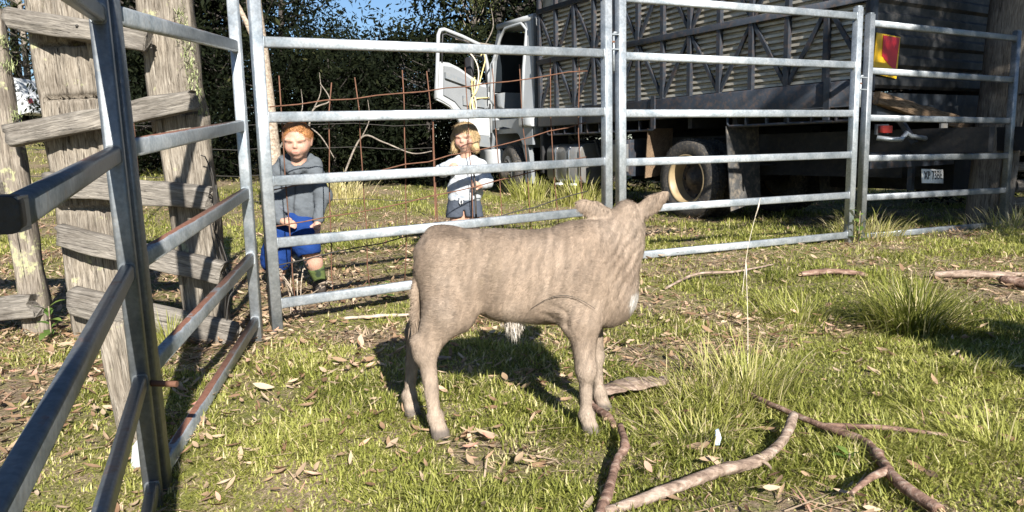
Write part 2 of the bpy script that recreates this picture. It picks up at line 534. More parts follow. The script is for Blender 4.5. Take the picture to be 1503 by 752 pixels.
# straw and bark strips lying flat
x, y, r = scatter(90000, 1.0, 10.0, 21)
g = green_mask(x, y); k = r.random(len(x)) < .04 + (.25 + .71 * S(y, 2.8, 4.2)) * (1 - g) ** 1.3
x, y = x[k], y[k]; N = len(x)
V, F, T = blades(np.stack([x, y, gz(x, y) + .006], 1), r.uniform(.05, .22, N), r.uniform(.003, .008, N), r.uniform(0, 6.28, N), r.normal(1.45, .10, N), np.clip(r.normal(.78, .15, N), 0, .96), r.uniform(-.05, .2, N))
st = link('straw', mesh_np('straw', V, F, False, {'tint': T}), MAT['litter'])
tag(st, 'pale straw and bark strips lying on trodden ground', 'straw', kind='stuff')

# ------------------------------------------------------------------ cattle panels
RZ = [.025, .37, .715, 1.063, 1.463, 1.86]
def cattle_panel(name, label, A, B, zA, zB, footA, footB, mat_rail, mat_post, rails=(0, 1, 2, 3, 4, 5), post_top=1.93, pw=.062, rail_h=.058, rail_w=.036, cut=None, lock=False, postA=True, postB=True, group=None, mat_postA=None, leanA=0.0):
    """A, B: ground-plan ends. zA, zB: height of the panel's datum at each end. foot: z of the bottom of each post"""
    root = thing(name, label, 'cattle panel', (A[0], A[1], gzf(*A)), group=group)
    off = root.location
    a = Vector((A[0], A[1], 0)); b = Vector((B[0], B[1], 0)); d = (b - a).normalized()
    side = Vector((-d.y, d.x, 0))
    for (P, z0, foot, on, pm) in ((a, zA, footA, postA, mat_postA or mat_post), (b, zB, footB, postB, mat_post)):
        if not on: continue
        lx = leanA if P is a else 0.0
        po = MB().bar((P.x, P.y, foot), (P.x + lx, P.y, z0 + post_top), pw, pw, side, .009).build('post', pm, root, off)
        MB().bar((P.x + lx, P.y, z0 + post_top), (P.x + lx, P.y, z0 + post_top + .012), pw * .8, pw * .8, side, .01).build('post_cap', pm, po, off)
    for i in rails:
        e0, e1 = pw / 2 + .001, (b - a).length - pw / 2 - .001
        if cut and i in cut: e1 = cut[i]
        p0 = a + d * e0 + Vector((0, 0, zA + (zB - zA) * e0 / (b - a).length + RZ[i]))
        p1 = a + d * e1 + Vector((0, 0, zA + (zB - zA) * e1 / (b - a).length + RZ[i]))
        p0.x += leanA * RZ[i] / post_top
        mb = MB()
        if cut and i in cut:
            # open end of the tube: hollow wall with a recessed dark plug
            mb.bar(p0, p1 - d * .06, rail_w, rail_h, (0, 0, 1), .011)
            w, h, t = rail_w, rail_h, .004
            for (ox, oz, sw, sh) in ((0, h / 2 - t / 2, w, t), (0, -h / 2 + t / 2, w, t), (w / 2 - t / 2, 0, t, h - 2 * t - .001), (-w / 2 + t / 2, 0, t, h - 2 * t - .001)):
                o = side * ox + Vector((0, 0, oz))
                mb.bar(p1 - d * .0599 + o, p1 + o, sw, sh)
        else:
            mb.bar(p0, p1, rail_w, rail_h, (0, 0, 1), .011)
        ro = mb.build('rail', mat_rail, root, off)
        # weld beads where the rail meets its posts
        for q, on in ((p0, postA), (p1, postB and not (cut and i in cut))):
            if on:
                MB().bar(q - d * .004, q + d * .004, rail_w + .008, rail_h + .008, (0, 0, 1), .012).build('weld', mat_post, ro, off)
    return root

def hinge_pin(root, P, d, z, mat, side):
    """two lugs with a drop pin between neighbouring posts"""
    off = root.location; d = Vector((d[0], d[1], 0)).normalized(); s = Vector((-d.y, d.x, 0)) * side
    c = Vector((P[0], P[1], z))
    for dz in (-.05, .05):
        MB().bar(c + Vector((0, 0, dz)) - d * .07, c + Vector((0, 0, dz)) + d * .07, .03, .008, (0, 0, 1)).build('lug', MAT['galvanised'], root, off)
    pin = MB().tube([c + Vector((0, 0, .062)), c + Vector((0, 0, -.20))], .008, 8)
    pin.tube([c + Vector((0, 0, .062)), c + d * .03 + Vector((0, 0, .064))], .008, 8)
    pin.build('pin', MAT['galvanised'], root, off)
    MB().bar(c - d * .06 + Vector((0, 0, 0)), c + d * .005, .02, .012).build('rusty_lug', MAT['rusty_wire'], root, off)

GA, GB = (-1.345, 4.10), (.69, 5.30)
gate = cattle_panel('livestock_hurdle', 'galvanised six rail panel in front of the two children with mesh tied behind', GA, GB, .133, .176, .0, .10, MAT['galvanised'], MAT['galvanised'])
G2A, G2B = (.80, 5.375), (2.93, 6.38)
pan2 = cattle_panel('livestock_hurdle', 'galvanised six rail panel in front of the truck rear wheel', G2A, G2B, .165, .163, .08, .08, MAT['galvanised'], MAT['galvanised'])
hinge_pin(pan2, (.745, 5.335), (1, .55), 1.72, MAT['galvanised'], 1)
G3A, G3B = (3.10, 6.52), (5.02, 7.50)
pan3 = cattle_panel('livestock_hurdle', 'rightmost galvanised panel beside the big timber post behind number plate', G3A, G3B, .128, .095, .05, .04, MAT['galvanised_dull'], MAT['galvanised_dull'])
hinge_pin(pan3, (3.01, 6.45), (1, .6), 1.48, MAT['galvanised'], 1)
PLA, PLB = (-1.160, 2.290), (-1.388, 3.905)
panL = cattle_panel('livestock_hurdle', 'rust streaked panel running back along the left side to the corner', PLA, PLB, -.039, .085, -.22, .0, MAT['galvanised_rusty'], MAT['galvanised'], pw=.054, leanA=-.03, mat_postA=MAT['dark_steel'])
PNA = (-1.150, 2.212)
dn = Vector((.43, -1.15, 0)).normalized()
PNB = (PNA[0] + dn.x * 1.62, PNA[1] + dn.y * 1.62)
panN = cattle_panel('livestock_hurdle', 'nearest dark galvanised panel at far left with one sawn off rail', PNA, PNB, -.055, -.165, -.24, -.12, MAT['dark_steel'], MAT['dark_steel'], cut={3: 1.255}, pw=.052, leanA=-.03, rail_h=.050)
MB().tube([(-1.16, 2.23, .30), (-1.05, 2.22, .298)], .010, 8).build('latch_bolt', MAT['rusty_wire'], panN, panN.location)

# black colour standing for the shaded hollow of the sawn rail end
simple('hollow_shade', (.012, .012, .012), .6, 0, .3, 30, .4, 60)
def panN_pt(e, i):
    zz = -.055 + (-.165 + .055) * e / 1.62 + RZ[i]
    return Vector((PNA[0] + dn.x * e, PNA[1] + dn.y * e, zz))
# ------------------------------------------------------------------ rusty mesh tied behind the gate
mesh_root = thing('wire_mesh', 'loose rusty wire mesh tied behind the gate in front of the children', 'wire mesh', (GA[0], GA[1], gzf(*GA)))
mo = mesh_root.location
gd = (Vector((*GB, 0)) - Vector((*GA, 0))); glen = gd.length; gd.normalize(); gs = Vector((-gd.y, gd.x, 0))
def mesh_pt(e, z, wob=0):
    return Vector((*GA, 0)) + gd * e + gs * (.085 + .03 * math.sin(e * 2.1 + z * 3) + wob) + Vector((0, 0, z))
HL = [(1.26, 1.53, .02), (.80, 1.17, .05), (.585, .93, .05), (.36, .68, .03)]
for k, (z0, z1, sag) in enumerate(HL):
    pts = [mesh_pt(.06 + e * (glen - .16), z0 + (z1 - z0) * e - sag * math.sin(math.pi * e) * .5 + random.uniform(-.008, .008)) for e in np.linspace(0, 1, 15)]
    MB().tube(pts, .0040, 6).build('horizontal_wire', MAT['rusty_wire'] if k < 3 else MAT['dark_wire'], mesh_root, mo)
for k in range(10):
    e = .14 + k * .232
    top = 1.33 + .115 * e + random.uniform(.02, .09); bot = .06 + .12 * e
    ln = random.uniform(-.05, .04)
    pts = [mesh_pt(e + ln * (1 - t) + random.uniform(-.006, .006) + (.03 if (k == 1 and t == 0) else 0), top + (bot - top) * t, .006) for t in np.linspace(0, 1, 8)]
    MB().tube(pts, .0036, 6).build('vertical_wire', MAT['rusty_wire'], mesh_root, mo)

# ------------------------------------------------------------------ planks
def plank(name, a, b, w, t, mat, parent, widthdir=(0, 0, 1), rough=.012, taper=1.0, seed=0, segs=48, split=0.0, notch=(), cuts=(), grooves=4):
    """irregular weathered plank: local X along a-b, local Y across its width, local Z its thickness. notch: (from, to, side, depth)"""
    r = np.random.default_rng(seed)
    a = Vector(a); b = Vector(b); L = (b - a).length
    X = (b - a).normalized(); Yv = Vector(widthdir); Yv = (Yv - X * Yv.dot(X)).normalized(); Z = X.cross(Yv)
    n = 20
    V = []; F = []
    ph = r.uniform(0, 100)
    # rounded rectangle profile with extra points across the width
    prof = []
    hw, ht, c = w / 2, t / 2, min(t, w) * .14
    for i in range(19): prof.append((-hw + c + (w - 2 * c) * i / 18, -ht))
    gr = [(int(r.integers(2, 17)), r.uniform(-.3, .75), r.uniform(.25, .9), r.uniform(.008, .022)) for _ in range(grooves)]
    prof += [(hw - c * .3, -ht + c * .3), (hw, -ht + c), (hw, ht - c)]
    for i in range(7): prof.append((hw - c - (w - 2 * c) * i / 6, ht))
    prof += [(-hw + c * .3, ht - c * .3), (-hw, ht - c), (-hw, -ht + c)]
    n = len(prof)
    PY = np.array([q[0] for q in prof]); PZ = np.array([q[1] for q in prof]); J = np.arange(n)
    U = np.linspace(0, 1, segs + 1)[:, None] + 0 * PY[None]; PYg = PY[None] + 0 * U; PZg = PZ[None] + 0 * U; Jg = J[None] + 0 * U
    ex = rough * 1.2 * (vnoise(U * L * 3 + ph, 0 * U + 1.3) - .5)
    nz = rough * 2 * (vnoise(U * L * 5 + ph, PYg / w * 7 + np.where(PZg > 0, 5, 0) + ph) - .5) + rough * .5 * (vnoise(U * L * 9 + ph, Jg * .9 + ph) - .5)
    nz2 = rough * 1.6 * (vnoise(U * L * 1.7 + ph, PYg * 14 + 7) - .5)
    YY = PYg * (1 + (taper - 1) * U) + ex + nz * np.sign(PYg) * .8
    for (n0, n1, sd, dep) in notch:
        YY = YY - np.where((U > n0) & (U < n1) & (PYg * sd > 0), sd * dep * (PYg * sd / hw) * (1 - np.abs(2 * (U - n0) / (n1 - n0) - 1) ** 4), 0)
    ZZ = PZg + nz2 * np.sign(PZg) + nz * .4
    for (c0, c1, lo_, hi_, dep) in cuts:
        ZZ = ZZ + np.where((U > c0) & (U < c1) & (PZg < 0) & (PYg / hw >= lo_) & (PYg / hw <= hi_), dep, 0)
    for (gj, g0, gl, gd_) in gr:
        jj = gj + np.round(1.3 * (vnoise(U * 5 + gj, 0 * U + ph) - .5))
        ZZ = ZZ + np.where((Jg == jj) & (U > g0) & (U < g0 + gl), gd_ * np.clip(6 * np.minimum(U - g0, g0 + gl - U), 0, 1), 0)
    XX = U * L
    for e in (0, segs):
        XX[e] += r.uniform(-1, 1, n) * rough + split * (.5 - vnoise(PY * 18 + ph, 0 * PY + 3)) * (1 if e else -1)
    V = np.stack([XX, YY, ZZ], -1).reshape(-1, 3).tolist()
    for s in range(segs):
        for j in range(n):
            p0 = s * n + j; p1 = s * n + (j + 1) % n
            F.append((p0, p1, p1 + n, p0 + n))
    me = bpy.data.meshes.new(name)
    F2 = F + [tuple(reversed(range(n))), tuple(segs * n + j for j in range(n))]
    me.from_pydata(V, [], F2); me.update()
    me.polygons.foreach_set('use_smooth', [True] * len(F) + [False] * 2)
    o = link(name, me, mat, parent)
    Mx = Matrix((X, Yv, Z)).transposed().to_4x4()
    Mx.translation = a - (wloc(parent) if parent else Vector((0, 0, 0)))
    o.matrix_local = Mx
    return o

fence = thing('timber_fence', 'old grey split timber yard fence with broad slab posts at left', 'fence', (-2.2, 4.0, gzf(-2.2, 4.0)))
# slab posts
plank('post', (-2.70, 4.12, -.08), (-2.775, 4.12, 1.80), .135, .085, MAT['old_timber_lichen'], fence, (1, 0, 0), .012, 1.05, 3, split=.03)
plank('post', (-2.275, 4.06, -.08), (-2.335, 4.06, 1.99), .325, .13, MAT['old_timber'], fence, (1, 0, 0), .018, 1.10, 4, notch=((.30, .50, 1, .02),), split=.06, segs=120, grooves=9, cuts=((.672, .680, -.75, 1.1, .05), (.803, .814, -.6, .2, .05), (.806, .822, .1, .6, .06), (.388, .396, -.8, .9, .03)))
plank('post', (-1.70, 4.03, -.08), (-1.745, 4.03, 1.20), .215, .12, MAT['old_timber'], fence, (1, 0, 0), .014, 1.25, 5, split=.05)
plank('post', (-1.765, 4.06, 1.14), (-1.80, 4.06, 2.05), .270, .11, MAT['old_timber'], fence, (1, 0, 0), .018, 1.08, 6, split=.05)
# rails spiked to the front of the posts
for (ax, az, bx, bz, w, dy, sd) in ((-2.55, 1.725, -1.82, 1.575, .105, -.10, 11), (-2.60, 1.12, -1.62, 1.275, .105, -.11, 12), (-2.44, .875, -1.58, .775, .125, -.10, 13), (-2.40, .585, -1.545, .38, .115, -.10, 14), (-2.37, .235, -1.50, .03, .155, -.11, 15), (-3.6, .12, -2.66, .20, .13, .05, 16), (-3.6, .80, -2.80, .84, .13, .06, 17)):
    plank('rail', (ax, 4.03 + dy, az), (bx, 3.98 + dy, bz), w, .07, MAT['grey_rail'], fence, (0, 0, 1), .010, 1.0, sd, split=.04)
for (x, z) in ((-2.17, 1.66), (-2.05, 1.22), (-1.62, .08), (-2.755, 1.62)):
    b_ = MB().lathe([(0, -.008), (.006, -.007), (.008, -.002), (.008, .004)], (x, 3.87 if x > -2.6 else 4.06, z), (0, 1, 0), 10).build('bolt', MAT['dark_wire'], fence, fence.location)
# hanks of loose wire hanging on the corner post
for k in range(3):
    q = Vector((-1.60 + .02 * k, 3.9, 1.0 - .1 * k)); pts = []
    for t in np.linspace(0, 1, 16):
        pts.append(q + Vector((.03 * math.sin(t * 9 + k) + .05 * t, -.03 * math.cos(t * 7), -.75 * t + .05 * math.sin(t * 15 + k))))
    MB().tube(pts, .0035, 5).build('tie_wire', MAT['dark_wire'], fence, fence.location)
# beard lichen on the posts
attr_mat('lichen', [(0, (.22, .27, .10)), (1, (.52, .56, .30))], rough=.9, trans=.2)
def tuft(name, pts, n, L, spread, parent, off, mat, seed):
    r = np.random.default_rng(seed)
    P = np.array(pts)[r.integers(0, len(pts), n)] + r.normal(0, spread, (n, 3))
    V, F, T = blades(P - np.array(off), r.uniform(.4, 1, n) * L, np.full(n, .004), r.uniform(0, 6.28, n), r.uniform(.3, 2.9, n), r.random(n), r.normal(0, .9, n))
    return tag(link(name, mesh_np(name, V, F, False, {'tint': T}), mat, parent), kind='stuff')
tuft('lichen', [(-1.635 - .01 * k * .5, 4.0, 1.22 + .04 * k) for k in range(14)], 500, .05, .016, fence, fence.location, MAT['lichen'], 1)
tuft('lichen', [(-2.66, 4.08, 1.14), (-2.665, 4.08, 1.24), (-2.68, 4.08, 1.50), (-2.69, 4.08, 1.62), (-2.78, 4.06, 1.76)], 330, .045, .016, fence, fence.location, MAT['lichen'], 2)

stub = thing('stub_post', 'short broken grey slab post behind the left metal posts', 'post', (-1.36, 2.56, gzf(-1.36, 2.56)))
plank('slab', (-1.37, 2.56, -.05), (-1.43, 2.60, .40), .115, .07, MAT['old_timber'], stub, (1, 0, 0), .01, .9, 31, split=.05)

# big timber strainer post at the right and its face board
bigp = thing('strainer_post', 'thick dappled timber strainer post at the right end of the panels', 'post', (5.02, 7.85, gzf(5.02, 7.85)))
Pz = gzf(5.02, 7.85)
pts = []; rad = []
for k, t in enumerate(np.linspace(0, 1, 16)):
    pts.append((4.98 + .16 * t + .01 * math.sin(k * 1.7), 7.86, Pz - .05 + 3.4 * t)); rad.append(.185 + .012 * math.sin(k * 2.3))
mb = MB()
# log built along local X so the grain follows it
Lg = 3.45
def log_obj(name, a, b, r0, r1, mat, parent, seed=0, segs=18, nn=18, rough=.03, bend=0.0):
    r = np.random.default_rng(seed); a = Vector(a); b = Vector(b); L = (b - a).length
    X = (b - a).normalized(); Y = X.orthogonal().normalized(); Z = X.cross(Y); ph = r.uniform(0, 50)
    V, F = [], []
    for s in range(segs + 1):
        u = s / segs; rr = r0 + (r1 - r0) * u
        for j in range(nn):
            t = 2 * math.pi * j / nn
            q = rr * (1 + rough * 2 * (vnoise([u * L * 2 + ph], [j * .8])[0] - .5) + rough * 1.5 * (vnoise([u * 1.5 + ph], [math.cos(t) * 2 + 5])[0] - .5))
            V.append((u * L, q * math.cos(t) + bend * math.sin(math.pi * u), q * math.sin(t)))
    for s in range(segs):
        for j in range(nn):
            p0 = s * nn + j; p1 = s * nn + (j + 1) % nn
            F.append((p0, p1, p1 + nn, p0 + nn))
    F2 = F + [tuple(reversed(range(nn))), tuple(segs * nn + j for j in range(nn))]
    me = bpy.data.meshes.new(name); me.from_pydata(V, [], F2)
    me.polygons.foreach_set('use_smooth', [True] * len(F) + [False] * 2); me.update()
    o = link(name, me, mat, parent)
    Mx = Matrix((X, Y, Z)).transposed().to_4x4(); Mx.translation = a - (wloc(parent) if parent else Vector((0, 0, 0)))
    o.matrix_local = Mx
    return o
log_obj('log', (5.05, 7.86, Pz - .05), (5.24, 7.86, Pz + 3.3), .185, .20, MAT['post_timber'], bigp, 41)
plank('face_board', (5.12, 7.655, Pz - .02), (5.20, 7.64, Pz + 1.62), .14, .05, MAT['post_timber'], bigp, (1, 0, 0), .008, 1.0, 42)
MB().tube([(5.15, 7.60, 1.42), (5.21, 7.57, 1.43), (5.22, 7.57, 1.25), (5.20, 7.57, 1.10)], .014, 6).build('chain_hook', MAT['dark_wire'], bigp, bigp.location)
# poles stacked beside it
for k, (y0, z, rr, dx) in enumerate(((7.9, 1.42, .07, .0), (8.05, 1.25, .06, .05), (7.9, 1.08, .065, .0), (8.0, .92, .05, .1), (7.85, .74, .06, .0), (8.0, .56, .055, .04), (7.9, .36, .07, .0), (8.0, .17, .065, .02))):
    o = log_obj('stacked_pole', (5.36 + dx, y0, z + .12), (8.2, y0 + .5 + .05 * k, z + .02), rr, rr * .9, MAT['post_timber'], None, 60 + k)
    tag(o, ('topmost', 'second', 'third', 'fourth', 'fifth', 'sixth', 'seventh', 'lowest')[k] + ' weathered pole from the top of the stack right of the strainer post', 'pole', 'poles stacked at the right edge')
MB().bar(panN_pt(1.225, 3), panN_pt(1.26, 3), .039, .053, (0, 0, 1), .012).build('shade_plug', MAT['hollow_shade'], panN, panN.location)  # black cap in place of the shade inside the open rail

# ------------------------------------------------------------------ cattle truck (local x forward, y to its left, z up)
simple('truck_dark', (.040, .048, .060), .5, .3, .3, 4, .15, 40, dirt=(.16, .13, .10), dirt_amt=.35)
simple('truck_frame', (.034, .042, .056), .55, .4, .25, 6, .1, 40, dirt=(.17, .10, .06), dirt_amt=.4)
simple('louvre_metal', (.44, .41, .345), .55, .35, .18, 5, .1, 60, dirt=(.20, .15, .10), dirt_amt=.5)
simple('rear_sheet', (.036, .038, .040), .6, .4, .3, 3, .15, 40, dirt=(.20, .17, .14), dirt_amt=.45)
simple('under_dark', (.018, .018, .020), .8, 0, .3, 6, .2, 30, dirt=(.06, .05, .04), dirt_amt=.4)
simple('cab_white', (.34, .355, .37), .35, 0, .06, 3, dirt=(.36, .33, .28), dirt_amt=.25)
simple('cab_grey', (.17, .185, .20), .55, 0, .1, 5, dirt=(.30, .27, .22), dirt_amt=.3)
simple('door_trim', (.19, .20, .21), .6, 0, .08, 5)
simple('door_dark', (.03, .03, .033), .6)
simple('tyre', (.035, .033, .032), .85, 0, .3, 14, .5, 60, dirt=(.20, .16, .11), dirt_amt=.5)
simple('rim_cream', (.30, .225, .125), .5, 0, .15, 8, dirt=(.28, .2, .12), dirt_amt=.4)
simple('hub_dark', (.05, .045, .04), .7, .3, .3, 9, dirt=(.16, .12, .08))
simple('tank_metal', (.20, .20, .197), .45, .5, .2, 6, .1, 40, dirt=(.26, .21, .15), dirt_amt=.5)
simple('flap_rubber', (.055, .055, .055), .8, 0, .3, 6, .2, 30, dirt=(.28, .23, .17), dirt_amt=.5)
simple('chrome', (.55, .55, .55), .3, .9, .15, 8, dirt=(.2, .17, .13), dirt_amt=.4)
simple('sign_yellow', (.78, .46, .012), .45, 0, .05, 6)
simple('sign_red', (.60, .022, .035), .4, 0, .06, 6)
simple('lamp_red', (.16, .015, .012), .25, 0, .1, 6)
simple('plate_white', (.78, .78, .76), .45, 0, .04, 6)
simple('ink_black', (.015, .015, .018), .5, 0, .1, 6)
simple('plate_blue', (.05, .12, .35), .45, 0, .1, 6)
simple('glass_dark', (.02, .025, .03), .08, 0, .1, 4)

TX, TY = 3.45, 7.28
TZ = .06
truck = thing('cattle_truck', 'dark cattle truck with louvred crate parked behind the panels, cab door open', 'truck', (TX, TY, TZ), math.atan2(.855, -.518))
def Tp(mb, name, mat, parent=None):
    return link(name, mb.mesh(name), MAT[mat] if isinstance(mat, str) else mat, parent or truck)
LEN, WID = 5.75, 2.35
zz = lambda z: z - TZ
# chassis and deck
Tp(MB().box((2.9, -.75, zz(.98)), (9.4 - 2.0, .09, .24)), 'chassis_rail', 'under_dark')
Tp(MB().box((2.9, -1.60, zz(.98)), (9.4 - 2.0, .09, .24)), 'chassis_rail', 'under_dark')
Tp(MB().box((LEN / 2, -WID / 2, zz(1.40)), (LEN - .02, WID - .24, .12)), 'deck', 'truck_dark')
for k in range(8): Tp(MB().box((.3 + k * .73, -WID / 2, zz(1.265)), (.07, WID - .3, .14)), 'cross_member', 'under_dark')
Tp(MB().box((2.9, -1.18, zz(.74)), (5.4, .35, .30)), 'drive_line', 'under_dark')
for yy in (-.055, -WID + .055):
    b = MB().box((LEN / 2, yy, zz(1.46)), (LEN, .10, .26), .012)
    so = Tp(b, 'side_beam', 'truck_frame')
    for x0, x1 in ((.06, 1.78), (3.05, 5.55)):
        rb = MB().tube([(x0, yy, zz(1.32)), (x0, yy, zz(1.22)), (x0 + .03, yy, zz(1.195)), (x1 - .03, yy, zz(1.195)), (x1, yy, zz(1.22)), (x1, yy, zz(1.32))], .017, 8)
        rv = Tp(rb, 'rope_rail', 'truck_frame', so)
        k = x0 + .28
        while k < x1 - .1:
            Tp(MB().bar((k, yy, zz(1.20)), (k, yy, zz(1.33)), .04, .02, (1, 0, 0)), 'rung', 'truck_frame', rv); k += .29
    for x in (.42, 3.0, 4.6): Tp(MB().box((x, yy + (.062 if yy > -1 else -.062), zz(1.42)), (.07, .022, .42)), 'stake_pocket', 'truck_frame', so)
# crate sides
TIERS = [(1.60, 2.33), (2.37, 3.11)]
bay = LEN / 12
post_me = MB().bar((0, 0, 0), (0, 0, zz(3.72) - zz(1.59)), .06, .055, (1, 0, 0)).mesh('crate_post')
post_me.materials.append(MAT['truck_frame'])
def louvre_mesh(h, w):
    mb = MB(); V = []; F = []; n = max(3, int(round(h / .066))); st = h / n
    for k in range(n):
        z0 = k * st
        V += [(xx, yy, z0 + st * q) for yy, q in ((-.034, 0), (.022, .05), (.019, .48), (-.034, .66), (-.034, 1)) for xx in (0, w)]
        b = k * 10
        F += [(b + 2 * q, b + 2 * q + 1, b + 2 * q + 3, b + 2 * q + 2) for q in range(4)]
    me = bpy.data.meshes.new('louvre_panel'); me.from_pydata(V, [], F); me.update(); me.materials.append(MAT['louvre_metal'])
    return me
lv = [louvre_mesh(b_ - a_, bay - .002) for a_, b_ in TIERS]
for side in (0, 1):
    y0 = -.045 if side == 0 else -WID + .045
    sgn = 1 if side == 0 else -1
    crate = bpy.data.objects.new('crate_side', None); COL.objects.link(crate); crate.parent = truck
    for i in range(13):
        x = min(max(i * bay, .025), LEN - .025)
        o = link('crate_post', post_me, None, crate, (x, y0, zz(1.59)))
    for ti, (a_, b_) in enumerate(TIERS):
        for i in range(12):
            link('louvre_panel', lv[ti], None, crate, (i * bay + (0 if sgn > 0 else bay), y0 - sgn * .045, zz(a_)), (0, 0, 0 if sgn > 0 else math.pi))
            x0, x1 = i * bay + .02, (i + 1) * bay - .02
            if (i + ti) % 2: x0, x1 = x1, x0
            o = link('diagonal_brace', MB().bar((x0, y0 + sgn * .0, zz(a_ + .02)), (x1, y0 + sgn * .0, zz(b_ - .02)), .042, .03, (0, 1, 0)).mesh('diagonal_brace'), MAT['truck_frame'], crate)
    for z, h in ((2.35, .075), (3.13, .075), (3.48, .05), (3.74, .06)):
        link('crate_rail', MB().box((LEN / 2, y0 + sgn * .012, zz(z)), (LEN + .02, .062, h), .006).mesh('crate_rail'), MAT['truck_frame'], crate)
    link('liner_sheet', MB().box((LEN / 2, y0 - sgn * .075, zz(3.31)), (LEN - .04, .01, .33)).mesh('liner_sheet'), MAT['louvre_metal'], crate)
# crate front wall, roof bows
Tp(MB().box((LEN - .05, -WID / 2, zz(2.55)), (.05, WID - .3, 2.1)), 'front_wall', 'louvre_metal')
for k in range(7): Tp(MB().box((.1 + k * .93, -WID / 2, zz(3.80)), (.05, WID, .05)), 'roof_bow', 'truck_frame')
Tp(MB().box((LEN / 2, -WID / 2, zz(3.85)), (LEN, WID, .03)), 'roof_sheet', 'rear_sheet')
# rear door sheet: horizontal ribs
V, F = [], []
zr = zz(1.50); k = 0
prof = []
while zr < zz(3.75):
    prof += [(-.000, zr), (-.032, zr + .03), (-.032, zr + .10), (0, zr + .13)]; zr += .20
for (dx, z) in prof: V += [(dx - .005, -.06, z), (dx - .005, -WID + .06, z)]
F = [(2 * i, 2 * i + 1, 2 * i + 3, 2 * i + 2) for i in range(len(prof) - 1)]
me = bpy.data.meshes.new('rear_door'); me.from_pydata(V, [], F); me.update()
rd = link('rear_door', me, MAT['rear_sheet'], truck)
for yy in (-.035, -WID + .035): Tp(MB().box((-.012, yy, zz(2.62)), (.07, .065, 2.3), .008), 'corner_post', 'truck_frame')
# rear marker plate: yellow with a red field
mk = Tp(MB().poly([(-.052, -.005, zz(1.63)), (-.052, -.40, zz(1.59)), (-.052, -.43, zz(1.99)), (-.052, -.045, zz(2.01))], (-1, 0, 0), .006), 'marker_plate', 'sign_yellow')
Tp(MB().poly([(-.0605, -.145, zz(1.99)), (-.0605, -.14, zz(1.80)), (-.0605, -.24, zz(1.73)), (-.0605, -.37, zz(1.665)), (-.0605, -.415, zz(1.98))], (-1, 0, 0), .002), 'red_field', 'sign_red', mk)
# tail board, bumper, plate, lamps
plank_o = plank('tail_board', (0, 0, 0), (2.15, 0, 0), .125, .06, MAT['tail_board'], None, (0, 1, 0), .008, 1.0, 77)
plank_o.parent = truck
Xb = Vector((-.05, -2.1, -.36)).normalized(); Yb = Vector((0, 0, 1)); Yb = (Yb - Xb * Yb.dot(Xb)).normalized(); Zb = Xb.cross(Yb)
Mx = Matrix((Xb, Yb, Zb)).transposed().to_4x4(); Mx.translation = (-.10, -.02, zz(1.40)); plank_o.matrix_local = Mx
Tp(MB().box((-.03, -WID / 2, zz(1.28)), (.06, WID - .2, .12)), 'rear_beam', 'truck_dark')
pts = [(-.06, -.12, zz(1.02)), (-.16, -.20, zz(1.00)), (-.20, -.30, zz(1.00)), (-.20, -.38, zz(1.06)), (-.20, -.45, zz(1.03)), (-.21, -.9, zz(.985)), (-.21, -1.4, zz(.95)), (-.21, -1.75, zz(.92)), (-.10, -1.85, zz(.92))]
Tp(MB().tube(pts, .024, 8), 'bumper_bar', 'galvanised')
for yy in (-.55, -1.3): Tp(MB().bar((-.19, yy, zz(.96)), (-.02, yy, zz(1.20)), .05, .05), 'bumper_bracket', 'truck_frame')
Tp(MB().box((-.22, -.99, zz(1.07)), (.02, .12, .16)), 'tow_lug', 'tank_metal')
Tp(MB().box((-.02, -.80, zz(.80)), (.06, 1.5, .16)), 'under_beam', 'truck_frame')
for x0, x1 in ((.15, 1.75), (3.2, 5.7)): Tp(MB().box(((x0 + x1) / 2, -WID + .22, zz(.84)), (x1 - x0, .38, .88), .02), 'dark_filler_box', 'under_dark')  # added far-side boxes that block bright ground seen under the truck
Tp(MB().box((LEN / 2, -WID + .30, zz(1.24)), (LEN - .2, .02, .24)), 'dark_filler_strip', 'under_dark')  # added sheet closing the bright gap below the deck
Tp(MB().box((2.50, -WID + .60, zz(.95)), (1.5, .02, .75)), 'dark_filler_panel', 'under_dark')  # added sheet keeping the view behind the rear wheels dark
Tp(MB().box((.0, -.84, zz(.72)), (.05, .05, .5)), 'hanger', 'truck_frame')
pl = Tp(MB().bar((-.15, -.78, zz(.625)), (-.15, -1.16, zz(.605)), .012, .145, (.12, 0, 1), .004), 'number_plate', 'plate_white')
def lettering(name, body, size, mat, parent, loc, ex, ey, align='CENTER', extrude=.001):
    c = bpy.data.curves.new(name, 'FONT'); c.body = body; c.size = size; c.extrude = extrude; c.align_x = align; c.align_y = 'CENTER'
    c.resolution_u = 3
    o = bpy.data.objects.new(name, c); COL.objects.link(o)
    dg = bpy.context.evaluated_depsgraph_get()
    me = bpy.data.meshes.new_from_object(o.evaluated_get(dg))
    bpy.data.objects.remove(o)
    t = link(name, me, mat, parent)
    ex = Vector(ex).normalized(); ey = Vector(ey).normalized(); ez = ex.cross(ey)
    Mx = Matrix((ex, ey, ez)).transposed().to_4x4(); Mx.translation = Vector(loc); t.matrix_local = Mx
    return t
lettering('lettering', 'XP 73BE', .122, MAT['ink_black'], pl, (-.159, -.97, zz(.622)), (0, -1, -.054), (.12, .054 * .0, 1)).scale = (.80, 1, 1)
Tp(MB().bar((-.160, -.80, zz(.562)), (-.160, -1.14, zz(.545)), .002, .014, (.12, 0, 1)), 'plate_strip', 'plate_blue', pl)
for yy in (-.20, -WID + .2): 
    lm = Tp(MB().box((-.09, yy, zz(1.10)), (.06, .15, .07), .01), 'tail_lamp', 'lamp_red')
    Tp(MB().box((-.055, yy, zz(1.10)), (.02, .20, .10)), 'lamp_bracket', 'truck_dark', lm)
